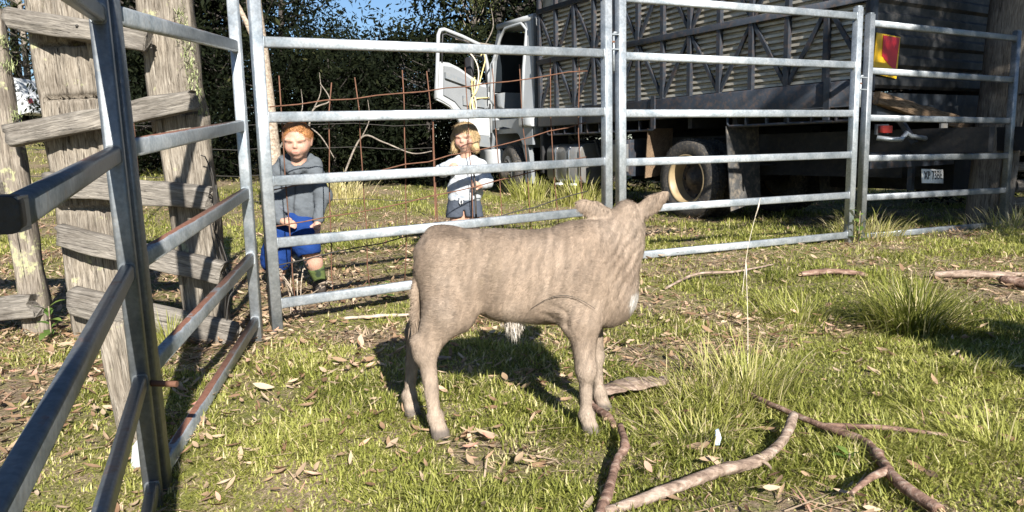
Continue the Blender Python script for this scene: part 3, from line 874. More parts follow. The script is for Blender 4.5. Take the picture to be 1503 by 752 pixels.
# wheels
def wheel(cx, yo, r=.505, w=.22, outer=1, rim='rim_cream', dish=.13, steer=0):
    """outer = +1 when the visible face looks to +y"""
    g = bpy.data.objects.new('wheel', None); COL.objects.link(g); g.parent = truck; g.location = (cx, yo, r - .01); g.rotation_euler = (0, 0, steer)
    s = outer
    prof = [(r * .62, 0), (r * .66, .01), (r * .80, .018), (r * .93, .004), (r * .985, -.03), (r, -.06), (r, -w + .06), (r * .985, -w + .03), (r * .9, -w), (r * .62, -w)]
    ty = link('tyre', MB().lathe([(a, b * s) for a, b in prof], (0, 0, 0), (0, 1, 0), 44).mesh('tyre'), MAT['tyre'], g)
    tr = MB()
    for k in range(44):
        t = 2 * math.pi * k / 44
        for q, off in ((-.07, 0), (-w / 2, .07), (-w + .07, 0)):
            c = Vector((math.cos(t + off) * r * 1.004, s * q, math.sin(t + off) * r * 1.004)); tn = Vector((-math.sin(t + off), 0, math.cos(t + off)))
            tr.bar(c - tn * .024, c + tn * .024, .062, .016, c * 1 - Vector((0, c.y, 0)))
    link('tread', tr.mesh('tread'), MAT['tyre'], ty)
    rimp = [(r * .635, .005), (r * .60, .012), (r * .57, -.005), (r * .545, -dish * .55), (r * .52, -dish)]
    rm = link('rim', MB().lathe([(a, b * s) for a, b in rimp], (0, 0, 0), (0, 1, 0), 40).mesh('rim'), MAT[rim], g)
    hb = [(r * .52, -dish), (r * .34, -dish - .01), (r * .30, -dish + .05), (r * .17, -dish + .06), (r * .16, -dish + .11), (0.001, -dish + .115)]
    hu = link('hub', MB().lathe([(a, b * s) for a, b in hb], (0, 0, 0), (0, 1, 0), 32).mesh('hub'), MAT['hub_dark'], g)
    nut = MB().lathe([(.018, -dish * s), (.018, (-dish + .035) * s), (.001, (-dish + .037) * s)], (0, 0, 0), (0, 1, 0), 6).mesh('wheel_nut')
    for k in range(8):
        t = 2 * math.pi * k / 8
        link('wheel_nut', nut, MAT['hub_dark'], hu, (math.cos(t) * r * .42, 0, math.sin(t) * r * .42))
    return g
RW, FWX = 2.50, 6.95
wheel(RW, -.10, dish=.20); wheel(RW, -.46, dish=.05)
wheel(RW, -WID + .10, outer=-1, dish=.22); wheel(RW, -WID + .42, outer=-1, dish=.05)
wheel(FWX, -.14, r=.50, dish=-.03, rim='tank_metal', steer=R(-14)); wheel(FWX, -WID + .14, r=.50, outer=-1, dish=-.03, rim='tank_metal', steer=R(-14))
Tp(MB().tube([(RW, -.5, .52), (RW, -WID + .5, .52)], .10, 12), 'rear_axle', 'under_dark')
Tp(MB().tube([(FWX, -.4, .46), (FWX, -WID + .4, .46)], .06, 10), 'front_axle', 'under_dark')
for yy in (-.85, -1.5): 
    sp = MB()
    for k in range(5): sp.box((RW, yy, .66 + k * .022), (1.5 - k * .22, .08, .018))
    Tp(sp, 'leaf_spring', 'under_dark')
# mudflaps
Tp(MB().poly([(RW - .70, -.04, zz(1.20)), (RW - .70, -.60, zz(1.20)), (RW - .76, -.60, zz(.30)), (RW - .80, -.04, zz(.20)), (RW - .78, -.02, zz(.60))], (-1, 0, 0), .012), 'mudflap', 'flap_rubber')
Tp(MB().poly([(RW + .66, -.05, zz(1.22)), (RW + .66, -.5, zz(1.22)), (RW + .70, -.5, zz(.60)), (RW + .70, -.04, zz(.56))], (1, 0, 0), .012), 'mudflap', 'tail_board')
Tp(MB().poly([(RW - .70, -WID + .04, zz(1.20)), (RW - .70, -WID + .60, zz(1.20)), (RW - .76, -WID + .60, zz(.30)), (RW - .80, -WID + .04, zz(.20))], (-1, 0, 0), .012), 'mudflap', 'flap_rubber')
# fuel tank with straps, steps under it, battery box
tk = Tp(MB().bar((4.70, -.36, zz(.74)), (5.62, -.36, zz(.74)), .56, .60, (0, 0, 1), .12), 'fuel_tank', 'tank_metal')
for x in (4.72, 5.0, 5.36): Tp(MB().bar((x, -.36, zz(.74)), (x + .045, -.36, zz(.74)), .575, .615, (0, 0, 1), .125), 'tank_strap', 'chrome', tk)
for x in (4.92, 5.30): Tp(MB().box((x, -.10, zz(.42)), (.12, .10, .03)).box((x, -.13, zz(.46)), (.03, .03, .10)), 'tank_clamp', 'plate_white', tk)
bb_ = Tp(MB().box((3.75, -.25, zz(.83)), (.55, .45, .50), .02), 'battery_box', 'truck_frame')
Tp(MB().box((3.75, -.018, zz(.83)), (.44, .012, .38), .004), 'box_lid', 'tank_metal', bb_)
Tp(MB().box((3.60, -.008, zz(.93)), (.05, .012, .10)), 'latch', 'under_dark', bb_)
Tp(MB().bar((3.95, -.30, zz(1.12)), (4.5, -.30, zz(.35)), .04, .05).bar((4.3, -.30, zz(.35)), (4.62, -.30, zz(1.1)), .04, .05), 'guard_bar', 'under_dark')
# cab
cab = bpy.data.objects.new('cab', None); COL.objects.link(cab); cab.parent = truck
def Cp(mb, name, mat, parent=None): return link(name, mb.mesh(name), MAT[mat], parent or cab)
CX0, CX1 = 5.95, 7.55
Cp(MB().box(((CX0 + CX1) / 2 - .16, -1.175, zz(3.12)), (CX1 - CX0 - .42, 2.16, .10), .045), 'roof', 'cab_white')
Cp(MB().box((CX0 + .03, -1.175, zz(2.15)), (.06, 2.2, 1.86), .02), 'back_wall', 'cab_grey')
# door pillar beside the crate, wide with a pale face, and the lower sill step
bp = Cp(MB().poly([(CX0 + .0, -.06, zz(1.55)), (CX0 + .30, -.02, zz(1.55)), (CX0 + .28, -.05, zz(2.3)), (CX0 + .24, -.10, zz(2.95)), (CX0 + .36, -.12, zz(3.09)), (CX0 - .0, -.14, zz(3.12))], (0, -1, 0), .09), 'door_pillar', 'cab_white')
Cp(MB().tube([(CX0 + .31, -.03, zz(1.55)), (CX0 + .29, -.055, zz(2.3)), (CX0 + .25, -.105, zz(2.93)), (CX0 + .42, -.115, zz(3.06)), (CX0 + .95, -.12, zz(3.06)), (7.05, -.10, zz(2.92)), (7.26, -.07, zz(2.55)), (7.32, -.03, zz(1.9)), (7.32, -.02, zz(1.28))], .028, 8), 'door_seal', 'cab_white')
Cp(MB().box((CX0 + .16, -.04, zz(1.48)), (.36, .14, .26), .04), 'corner_step', 'cab_white')
Cp(MB().poly([(7.345, -.06, zz(1.2)), (7.345, -.06, zz(1.9)), (7.29, -.10, zz(2.55)), (7.09, -.13, zz(3.04)), (7.20, -.14, zz(3.08)), (7.38, -.12, zz(2.6)), (7.55, -.08, zz(1.9)), (7.55, -.08, zz(1.0)), (7.4, -.06, zz(1.0))], (0, -1, 0), .06), 'front_pillar', 'cab_grey')
rs = Cp(MB().poly([(CX0, -2.30, zz(1.2)), (7.55, -2.30, zz(1.2)), (7.55, -2.30, zz(2.0)), (CX0, -2.30, zz(2.15))], (0, 1, 0), .05), 'right_side', 'cab_white')
Cp(MB().bar((CX0 + .05, -2.28, zz(2.15)), (CX0 + .05, -2.24, zz(3.08)), .10, .06, (0, 1, 0)).bar((7.5, -2.28, zz(2.0)), (7.2, -2.24, zz(3.08)), .10, .06, (0, 1, 0)), 'right_pillar', 'cab_white', rs)
Cp(MB().box((7.53, -1.175, zz(1.5)), (.07, 2.2, 1.0), .03), 'front_panel', 'cab_white')
Cp(MB().poly([(7.50, -.16, zz(2.02)), (7.50, -2.2, zz(2.02)), (7.20, -2.2, zz(3.05)), (7.20, -.16, zz(3.05))], (.9, 0, .3), .01), 'windscreen', 'glass_dark')
Cp(MB().box((6.75, -1.175, zz(1.30)), (1.5, 2.1, .08)), 'floor', 'cab_grey')
se = Cp(MB().box((6.35, -.60, zz(1.72)), (.50, .50, .16), .05), 'seat', 'door_dark')
Cp(MB().box((6.14, -.60, zz(2.12)), (.14, .46, .72), .05), 'seat_back', 'door_dark', se)
Cp(MB().box((7.34, -1.175, zz(1.85)), (.28, 2.0, .28), .06), 'dashboard', 'cab_grey')
# wheel arch, steps under the door
Cp(MB().poly([(CX0 + .05, -.05, zz(1.50)), (CX0 + .05, -.05, zz(1.05)), (6.30, -.05, zz(1.05)), (6.42, -.05, zz(1.22)), (6.62, -.05, zz(1.33)), (6.95, -.05, zz(1.38)), (7.35, -.05, zz(1.33)), (7.35, -.05, zz(1.50))], (0, -1, 0), .05), 'wheel_arch', 'cab_grey')
Cp(MB().poly([(6.16, -.06, zz(1.05)), (6.34, -.06, zz(1.05)), (6.30, -.10, zz(.78)), (6.34, -.10, zz(.42)), (6.10, -.10, zz(.40)), (6.14, -.08, zz(.8))], (0, -1, 0), .10), 'arch_stay', 'cab_grey')
Cp(MB().box((5.80, -.35, zz(.95)), (.10, .5, .75), .02), 'air_stack', 'under_dark')
Cp(MB().box((7.55, -.15, zz(.78)), (.5, .22, .42), .05), 'step_box', 'cab_white')
# door, hinged at its front edge and swung wide open
door = bpy.data.objects.new('door', None); COL.objects.link(door); door.parent = truck
door.location = (7.32, .0, 0); door.rotation_euler = (0, 0, R(97))   # local +x runs from hinge to free edge; +y is the inside
DO = [(.02, 1.2), (.02, 1.6), (0, 2.28), (.03, 2.5), (.09, 2.70), (.20, 2.82), (.55, 2.93), (.92, 3.02), (1.0, 3.0), (1.04, 2.92), (1.09, 2.3), (1.14, 1.84), (1.0, 1.79), (.86, 1.72), (.75, 1.6), (.64, 1.40), (.55, 1.22)]
def dpt(d, z, y=0): return (d, y, zz(z))
low = [(.02, 1.2), (.02, 1.6), (0, 2.12), (.16, 2.14), (.40, 2.26), (.66, 2.40), (.86, 2.47), (1.075, 2.48), (1.09, 2.3), (1.14, 1.84), (1.0, 1.79), (.86, 1.72), (.75, 1.6), (.64, 1.40), (.55, 1.22)]
skin = link('door_skin', MB().poly([dpt(a, b, -.03) for a, b in low], (0, 1, 0), .05).mesh('door_skin'), MAT['cab_white'], door)
trim = link('door_trim', MB().poly([dpt(.07 + (a) * .86, 1.70 + (b - 1.70) * .93, .0225) for a, b in [(.0, 1.72), (.0, 2.10), (.16, 2.12), (.40, 2.24), (.66, 2.38), (.86, 2.45), (1.05, 2.46), (1.06, 2.3), (1.08, 1.94), (.98, 1.90), (.82, 1.83), (.68, 1.70), (.60, 1.62)]], (0, 1, 0), .025).mesh('door_trim'), MAT['door_trim'], door)
fr = MB().tube([dpt(*q) for q in [(0, 2.1), (0, 2.28), (.03, 2.5), (.09, 2.70), (.20, 2.82), (.55, 2.93), (.92, 3.02), (1.0, 3.0), (1.04, 2.92), (1.075, 2.48), (1.09, 2.3), (1.14, 1.86)]], .034, 8)
link('window_frame', fr.mesh('window_frame'), MAT['cab_white'], door)
fs = MB().tube([dpt(a, b, .02) for a, b in [(.07, 2.16), (.07, 2.28), (.10, 2.48), (.15, 2.66), (.24, 2.75), (.55, 2.86), (.90, 2.945), (.965, 2.93), (1.0, 2.46)]], .014, 6)
link('window_seal', fs.mesh('window_seal'), MAT['door_dark'], door)
ed = MB().tube([dpt(a, b, .022) for a, b in [(1.11, 2.3), (1.13, 1.88), (1.0, 1.83), (.86, 1.76), (.74, 1.63), (.63, 1.42), (.55, 1.26)]], .018, 6)
link('door_edge', ed.mesh('door_edge'), MAT['cab_white'], door)
gr = MB().poly([dpt(a, b, .048) for a, b in [(.98, 2.30), (.55, 2.18), (.36, 2.08), (.42, 2.04), (.60, 2.10), (.98, 2.20)]], (0, 1, 0), .05)
link('arm_rest', gr.mesh('arm_rest'), MAT['cab_grey'], trim)
link('map_pocket', MB().poly([dpt(a, b, .048) for a, b in [(.62, 1.76), (.16, 1.72), (.16, 1.86), (.62, 1.92)]], (0, 1, 0), .03).mesh('map_pocket'), MAT['cab_grey'], trim)
link('speaker', MB().lathe([(.075, .048), (.07, .056), (.001, .054)], dpt(.24, 1.80), (0, 1, 0), 24).mesh('speaker'), MAT['door_dark'], trim)
link('lower_step', MB().poly([dpt(a, b, .022) for a, b in [(.06, 1.24), (.06, 1.56), (.60, 1.50), (.53, 1.26)]], (0, 1, 0), .02).mesh('lower_step'), MAT['plate_white'], door)
link('sill_guard', MB().poly([dpt(a, b, -.05) for a, b in [(.04, 1.02), (.06, 1.24), (.60, 1.24), (.56, 1.08)]], (0, 1, 0), .10).mesh('sill_guard'), MAT['cab_grey'], door)
mi = MB().bar((.26, -.22, zz(2.18)), (.26, -.22, zz(2.62)), .20, .07, (1, 0, 0), .02)
link('mirror', mi.mesh('mirror'), MAT['door_dark'], door)
link('mirror_arm', MB().tube([(.02, -.04, zz(2.2)), (.2, -.2, zz(2.12)), (.22, -.22, zz(2.68)), (.03, -.03, zz(2.6))], .012, 6).mesh('mirror_arm'), MAT['door_dark'], door)
link('grab_handle', MB().tube([(CX0 + 1.18, .02, zz(1.75)), (CX0 + 1.16, .10, zz(1.85)), (CX0 + 1.12, .10, zz(2.45)), (CX0 + 1.08, .03, zz(2.58))], .016, 6).mesh('grab_handle'), MAT['cab_grey'], truck)
for z in (1.75, 2.05): link('door_hinge', MB().box((-.02, 0, zz(z)), (.10, .05, .09)).mesh('door_hinge'), MAT['under_dark'], door)
# rope hung over the door window sill
simple('rope', (.62, .50, .22), .9, 0, .25, 40, .5, 200)
simple('rope_pale', (.66, .58, .46), .9, 0, .2, 40, .5, 200)
bpy.context.view_layer.update()
DW = door.matrix_world
def rp(l): return [DW @ Vector(p) for p in l]
rope = thing('rope', 'yellow rope looped over the sill of the open truck door', 'rope', tuple(DW @ Vector((.40, .1, zz(1.9)))))
def sm(pts, n=6):
    out = []; P = [Vector(p) for p in pts]
    for i in range(len(P) - 1):
        p0, p1, p2, p3 = P[max(i - 1, 0)], P[i], P[i + 1], P[min(i + 2, len(P) - 1)]
        for k in range(n):
            t = k / n
            out.append(.5 * ((2 * p1) + (p2 - p0) * t + (2 * p0 - 5 * p1 + 4 * p2 - p3) * t * t + (3 * p1 - p0 - 3 * p2 + p3) * t ** 3))
    out.append(P[-1]); return out
q1 = [(.52, .02, 2.68), (.42, .05, 2.64), (.34, .10, 2.50), (.30, .11, 2.30), (.36, .12, 2.05), (.44, .12, 1.92), (.47, .12, 1.80), (.44, .13, 1.66), (.38, .12, 1.72), (.40, .12, 1.88), (.46, .12, 1.96)]
q2 = [(.20, .05, 2.62), (.17, .08, 2.66), (.14, .10, 2.56), (.22, .11, 2.34), (.30, .12, 2.14), (.38, .12, 1.98), (.47, .13, 1.88), (.52, .13, 1.76), (.49, .13, 1.64), (.43, .13, 1.68), (.41, .12, 1.86), (.02, .06, 1.90)]
q3 = [(.45, .12, 2.22), (.46, .12, 2.06), (.43, .13, 1.92), (.40, .12, 2.24)]
for q, mm_ in ((q1, 'rope_pale'), (q2, 'rope'), (q3, 'rope')):
    MB().tube(sm(rp([(a, b, zz(c)) for a, b, c in q])), .012, 6).build('strand', MAT[mm_], rope, rope.location)

# ------------------------------------------------------------------ continuous bodies from blended round cones
def sdf_mesh(prims, res, k=.03, name='body', subs=(), pad=.03):
    """prims: ('c', a, b, ra, rb[, yscale[, k]]) cones, ('e', centre, radii[, k]) ellipsoids. subs: the same, carved out."""
    lo = np.full(3, 1e9); hi = np.full(3, -1e9)
    for q in prims:
        if q[0] == 'c':
            P = np.array([q[1], q[2]]); rr = max(q[3], q[4])
        else:
            P = np.array([q[1]]); rr = max(q[2])
        lo = np.minimum(lo, P.min(0) - rr - pad); hi = np.maximum(hi, P.max(0) + rr + pad)
    n = np.ceil((hi - lo) / res).astype(int) + 1
    ax = [lo[i] + res * np.arange(n[i]) for i in range(3)]
    D = np.full(n, .5, np.float32)
    def dist(q, X, Y, Z):
        if q[0] == 'c':
            a = np.array(q[1], float); b = np.array(q[2], float); ys = q[5] if len(q) > 5 and q[5] else 1.0
            sx = ys[0] if hasattr(ys, '__len__') else 1.0; sy = ys[1] if hasattr(ys, '__len__') else ys
            c = (a + b) / 2
            X = c[0] + (X - c[0]) / sx; Y = c[1] + (Y - c[1]) / sy
            a = np.array([c[0] + (a[0] - c[0]) / sx, c[1] + (a[1] - c[1]) / sy, a[2]]); b = np.array([c[0] + (b[0] - c[0]) / sx, c[1] + (b[1] - c[1]) / sy, b[2]])
            ab = b - a; L2 = max(ab @ ab, 1e-9)
            t = np.clip(((X - a[0]) * ab[0] + (Y - a[1]) * ab[1] + (Z - a[2]) * ab[2]) / L2, 0, 1)
            d = np.sqrt((X - a[0] - t * ab[0]) ** 2 + (Y - a[1] - t * ab[1]) ** 2 + (Z - a[2] - t * ab[2]) ** 2) - (q[3] + t * (q[4] - q[3]))
            return d * min(1, (sx + sy) / 2 + .15)
        c, r_ = q[1], q[2]
        u = np.sqrt(((X - c[0]) / r_[0]) ** 2 + ((Y - c[1]) / r_[1]) ** 2 + ((Z - c[2]) / r_[2]) ** 2)
        return (u - 1) * min(r_)
    for sub, lst in ((False, prims), (True, subs)):
        for q in lst:
            kk = k
            if q[0] == 'c' and len(q) > 6: kk = q[6]
            if q[0] == 'e' and len(q) > 3: kk = q[3]
            P = np.array([q[1], q[2]]) if q[0] == 'c' else np.array([q[1]])
            rr = max(q[3], q[4]) if q[0] == 'c' else max(q[2])
            m_ = rr + kk * 2 + 3 * res
            s = []
            for i in range(3):
                i0 = max(0, int((P[:, i].min() - m_ - lo[i]) / res)); i1 = min(n[i], int((P[:, i].max() + m_ - lo[i]) / res) + 2)
                s.append(slice(i0, max(i1, i0)))
            X, Y, Z = np.meshgrid(ax[0][s[0]], ax[1][s[1]], ax[2][s[2]], indexing='ij')
            if X.size == 0: continue
            d = dist(q, X, Y, Z); e = D[tuple(s)]
            if not sub:
                h = np.clip(.5 + .5 * (e - d) / kk, 0, 1)
                D[tuple(s)] = e + (d - e) * h - kk * h * (1 - h)
            else:
                d = -d
                h = np.clip(.5 - .5 * (e - d) / kk, 0, 1)
                D[tuple(s)] = e + (d - e) * h + kk * h * (1 - h)
    # surface nets
    ins = D < 0
    nx, ny, nz = n
    c8 = [(i, j, l_) for i in (0, 1) for j in (0, 1) for l_ in (0, 1)]
    cnt = sum(ins[i:nx - 1 + i, j:ny - 1 + j, l_:nz - 1 + l_].astype(np.int8) for i, j, l_ in c8)
    act = (cnt > 0) & (cnt < 8)
    ids = np.full(act.shape, -1, np.int64); ci = np.argwhere(act); ids[act] = np.arange(len(ci))
    acc = np.zeros((len(ci), 3)); num = np.zeros(len(ci))
    for i0 in c8:
        for axs in range(3):
            if i0[axs]: continue
            i1 = list(i0); i1[axs] = 1
            a = D[ci[:, 0] + i0[0], ci[:, 1] + i0[1], ci[:, 2] + i0[2]]; b = D[ci[:, 0] + i1[0], ci[:, 1] + i1[1], ci[:, 2] + i1[2]]
            cr = (a < 0) != (b < 0)
            t = np.where(cr, a / np.where(np.abs(a - b) < 1e-12, 1, a - b), 0)
            p = np.array(i0, float)[None] + 0 * acc; p[:, axs] += t
            acc += np.where(cr[:, None], p, 0); num += cr
    V = lo + (ci + acc / num[:, None]) * res
    F = []
    for axs in range(3):
        o1, o2 = [(1, 2), (2, 0), (0, 1)][axs]
        sl0 = [slice(None)] * 3; sl1 = [slice(None)] * 3
        sl0[axs] = slice(0, -1); sl1[axs] = slice(1, None)
        a = ins[tuple(sl0)]; b = ins[tuple(sl1)]
        e = np.argwhere(a != b)
        e = e[(e[:, o1] > 0) & (e[:, o2] > 0) & (e[:, o1] < n[o1] - 1) & (e[:, o2] < n[o2] - 1)]
        fl = a[e[:, 0], e[:, 1], e[:, 2]]
        def at(d1, d2):
            q = e.copy(); q[:, o1] -= d1; q[:, o2] -= d2
            return ids[q[:, 0], q[:, 1], q[:, 2]]
        quad = np.stack([at(1, 1), at(0, 1), at(0, 0), at(1, 0)], 1)
        quad[~fl] = quad[~fl][:, ::-1]
        F.append(quad)
    return V, np.concatenate(F)

def vnormals(V, F):
    N = np.zeros_like(V)
    fn = np.cross(V[F[:, 1]] - V[F[:, 0]], V[F[:, 2]] - V[F[:, 0]])
    for c in range(F.shape[1]): np.add.at(N, F[:, c], fn)
    return N / np.maximum(np.linalg.norm(N, axis=1, keepdims=True), 1e-12)

def relax(V, F, it=2, lam=.5):
    for _ in range(it):
        A = np.zeros_like(V); c = np.zeros(len(V))
        for i in range(4):
            np.add.at(A, F[:, i], V[F[:, (i + 1) % 4]]); np.add.at(A, F[:, i], V[F[:, (i + 3) % 4]]); np.add.at(c, F[:, i], 2)
        V = V + lam * (A / np.maximum(c, 1)[:, None] - V)
    return V

def hairs(V, F, n, length, width, dirfn, lift, colfn, seed, keep=None, curl=.25):
    """short tapered hairs on a surface: one triangle pair each"""
    r = np.random.default_rng(seed)
    T = np.concatenate([F[:, [0, 1, 2]], F[:, [0, 2, 3]]])
    A = np.linalg.norm(np.cross(V[T[:, 1]] - V[T[:, 0]], V[T[:, 2]] - V[T[:, 0]]), axis=1)
    VN = vnormals(V, F)
    t = T[r.choice(len(T), n, p=A / A.sum())]
    u = r.random((n, 2)); fl = u.sum(1) > 1; u[fl] = 1 - u[fl]
    w = np.stack([1 - u.sum(1), u[:, 0], u[:, 1]], 1)
    P = sum(V[t[:, i]] * w[:, [i]] for i in range(3)); N = sum(VN[t[:, i]] * w[:, [i]] for i in range(3))
    N /= np.linalg.norm(N, axis=1, keepdims=True) + 1e-9
    if keep is not None:
        k = keep(P) > r.random(n); P, N = P[k], N[k]
    n = len(P)
    d = dirfn(P) + r.normal(0, curl, (n, 3))
    d = d - N * (d * N).sum(1, keepdims=True); d /= np.linalg.norm(d, axis=1, keepdims=True) + 1e-9
    L = (length(P) if callable(length) else np.full(n, length)) * r.uniform(.5, 1.25, n)
    g = d * math.cos(lift) + N * math.sin(lift)
    mid = P + g * (L * .5)[:, None]; g2 = d * math.cos(lift * .4) + N * math.sin(lift * .4)
    tip = mid + g2 * (L * .5)[:, None]
    s = np.cross(g, N); s /= np.linalg.norm(s, axis=1, keepdims=True) + 1e-9
    w = (width * r.uniform(.6, 1.3, n) / 2)[:, None]
    W = np.stack([P - s * w, P + s * w, mid - s * w * .75, mid + s * w * .75, tip], 1).reshape(-1, 3)
    b = np.arange(n)[:, None] * 5
    FF = np.stack([b + [0, 1, 3], b + [0, 3, 2], b + [2, 3, 4]], 1).reshape(-1, 3)
    C = np.repeat(colfn(P, r), 5, axis=0)
    return mesh_np('hair', W, FF, False, {'Col': C})

# ------------------------------------------------------------------ calf
CY = 2.585
calf = thing('calf', 'pale fawn calf standing side on in front of the gate, head turned away', 'calf', (0, CY, 0))
col_mat('calf_hide', rough=.85, bmp=.7, bscale=24, var=.18, nscale=22, spec=.15, vscale=(2.2, 2.2, .9))
col_mat('calf_hair', rough=.7, var=.12, nscale=60, spec=.25)
cp = [
    # trunk
    ('c', (-.205, 0, .600), (-.04, 0, .560), .122, .146, .80), ('c', (-.04, 0, .558), (.14, 0, .550), .148, .156, .80),
    ('c', (.14, 0, .548), (.27, 0, .552), .158, .152, .80), ('c', (.25, 0, .52), (.325, 0, .475), .145, .115, .82),
    ('e', (-.238, 0, .635), (.070, .098, .090)), ('e', (.235, 0, .628), (.09, .075, .09)), ('e', (.06, 0, .472), (.16, .108, .086)),
    ('e', (-.175, -.085, .678), (.035, .022, .022), .035), ('e', (-.175, .085, .678), (.035, .022, .022), .035), ('e', (-.290, -.04, .655), (.022, .022, .022), .03), ('c', (-.25, 0, .712), (.12, 0, .690), .010, .010, 0, .03), ('e', (.20, -.085, .585), (.035, .03, .075), .05),
    # neck, throat and head turned away
    ('c', (.25, .01, .615), (.385, .05, .672), .128, .086, .80), ('c', (.394, .05, .62), (.335, .01, .47), .074, .094, .85),
    ('c', (.412, .065, .722), (.435, .20, .69), .061, .058, 0), ('c', (.435, .20, .69), (.455, .31, .650), .060, .047, 0),
    ('e', (.415, .055, .765), (.046, .046, .044), .02),
    # near fore leg
    ('c', (.215, -.07, .52), (.235, -.095, .405), .098, .072, .75), ('c', (.236, -.098, .41), (.246, -.105, .25), .056, .036, .9, .02),
    ('e', (.249, -.108, .232), (.038, .037, .046), .012), ('c', (.247, -.105, .22), (.246, -.105, .085), .0265, .0200, 0, .010), ('e', (.248, -.106, .072), (.030, .028, .028), .010), ('c', (.250, -.108, .060), (.262, -.118, .016), .024, .033, 0, .010),
    # far fore leg
    ('c', (.25, .07, .50), (.28, .09, .38), .085, .062, .75), ('c', (.28, .092, .38), (.302, .11, .23), .052, .035, .9, .02), ('e', (.303, .11, .215), (.036, .036, .045), .012),
    ('c', (.305, .11, .20), (.316, .112, .09), .0255, .0195, 0, .010), ('e', (.320, .112, .075), (.029, .028, .028), .010), ('c', (.322, .112, .062), (.336, .105, .016), .024, .032, 0, .010),
    # near hind leg
    ('c', (-.222, -.055, .585), (-.215, -.085, .47), .116, .090, .70), ('c', (-.20, -.075, .50), (-.195, -.088, .43), .078, .055, .7), ('c', (-.228, -.088, .46), (-.296, -.105, .335), .080, .044, .8, .03),
    ('c', (-.330, -.105, .348), (-.314, -.105, .305), .028, .038, .9, .015), ('e', (-.302, -.106, .315), (.040, .033, .052), .015), ('c', (-.302, -.106, .285), (-.284, -.106, .10), .0315, .0215, 0, .012), ('e', (-.281, -.106, .078), (.031, .029, .029), .010), ('c', (-.279, -.107, .065), (-.264, -.118, .016), .025, .034, 0, .010),
    # far hind leg
    ('c', (-.235, .055, .56), (-.262, .085, .45), .102, .078, .70), ('c', (-.270, .088, .46), (-.362, .11, .335), .072, .040, .8, .03), ('e', (-.368, .11, .322), (.037, .033, .048), .015),
    ('c', (-.372, .11, .31), (-.396, .112, .12), .0285, .0205, 0, .012), ('e', (-.400, .112, .084), (.030, .028, .028), .010), ('c', (-.400, .110, .068), (-.388, .098, .016), .024, .033, 0, .010),
    # tail
    ('c', (-.272, -.01, .703), (-.315, -.03, .655), .030, .020, 0, .03), ('c', (-.315, -.03, .655), (-.337, -.065, .52), .018, .014, 0, .004), ('c', (-.337, -.065, .52), (-.341, -.065, .42), .014, .018, 0, .004), ('c', (-.341, -.065, .42), (-.341, -.06, .355), .017, .008, 0, .004),
    # ears
    ('c', (.364, .05, .742), (.335, .040, .757), .018, .028, (1, .5), .012), ('c', (.335, .040, .757), (.297, .030, .775), .028, .034, (1, .45), .01), ('c', (.297, .030, .775), (.258, .022, .793), .034, .024, (1, .45), .01), ('c', (.258, .022, .793), (.234, .018, .805), .024, .010, (1, .5), .01),
    ('c', (.452, .05, .755), (.478, .046, .774), .020, .029, (1, .5), .012), ('c', (.478, .046, .774), (.508, .042, .796), .029, .032, (1, .45), .01), ('c', (.508, .042, .796), (.537, .038, .816), .032, .021, (1, .45), .01), ('c', (.537, .038, .816), (.556, .036, .830), .021, .009, (1, .5), .01),
]
cV, cF = sdf_mesh(cp, .0072, .045)
cV = relax(cV, cF, 2, .5)
x, y, z = cV.T
base = np.array([.235, .178, .132]); light = np.array([.325, .260, .205]); dark = np.array([.14, .102, .074])
sp = np.clip(fbm(x * 9 + 3, z * 9 + y * 5, 41, 3), 0, 1)[:, None]
colr = base + (light - base) * .55 * S(sp, .45, .8) + (dark - base) * .5 * S(1 - sp, .50, .85)
def blendc(c, m_, t): return c + (np.array(t) - c) * np.clip(m_, 0, 1)[:, None]
colr = blendc(colr, .75 * (1 - S(z, .15, .42)), light)                                    # paler legs
colr = blendc(colr, 1 - S(z, .030, .050), (.12, .10, .085))                              # hooves
colr = blendc(colr, .9 * (1 - S(np.hypot((x - .0) / .10, (z - .37) / .035), .6, 1.1)) * (y < .05), (.72, .67, .60))   # white belly
colr = blendc(colr, .95 * (1 - S(np.hypot((x - .425) / .03, (z - .452) / .045), .6, 1.1)), (.50, .47, .43))            # white brisket patch
colr = blendc(colr, .8 * S(y, .25, .30), (.12, .10, .09))                                 # muzzle
colr = blendc(colr, .5 * (1 - S(np.hypot((x + .06) / .03, (z - .60) / .075), .4, 1.1)) * (y < 0), (.20, .15, .105))  # dung stains on the flank
colr = blendc(colr, .6 * (1 - S(np.hypot((x + .155) / .012, (z - .685) / .022), .4, 1.1)) * (y < 0), (.16, .12, .085))
colr = blendc(colr, .45 * (1 - S(np.hypot((x + .105) / .015, (z - .55) / .02), .4, 1.1)) * (y < 0), (.20, .15, .10))
colr = blendc(colr, .5 * (1 - S(np.hypot((x - .142) / .035, (z - .43) / .035), .5, 1.1)) * (y < 0), (.22, .17, .125))
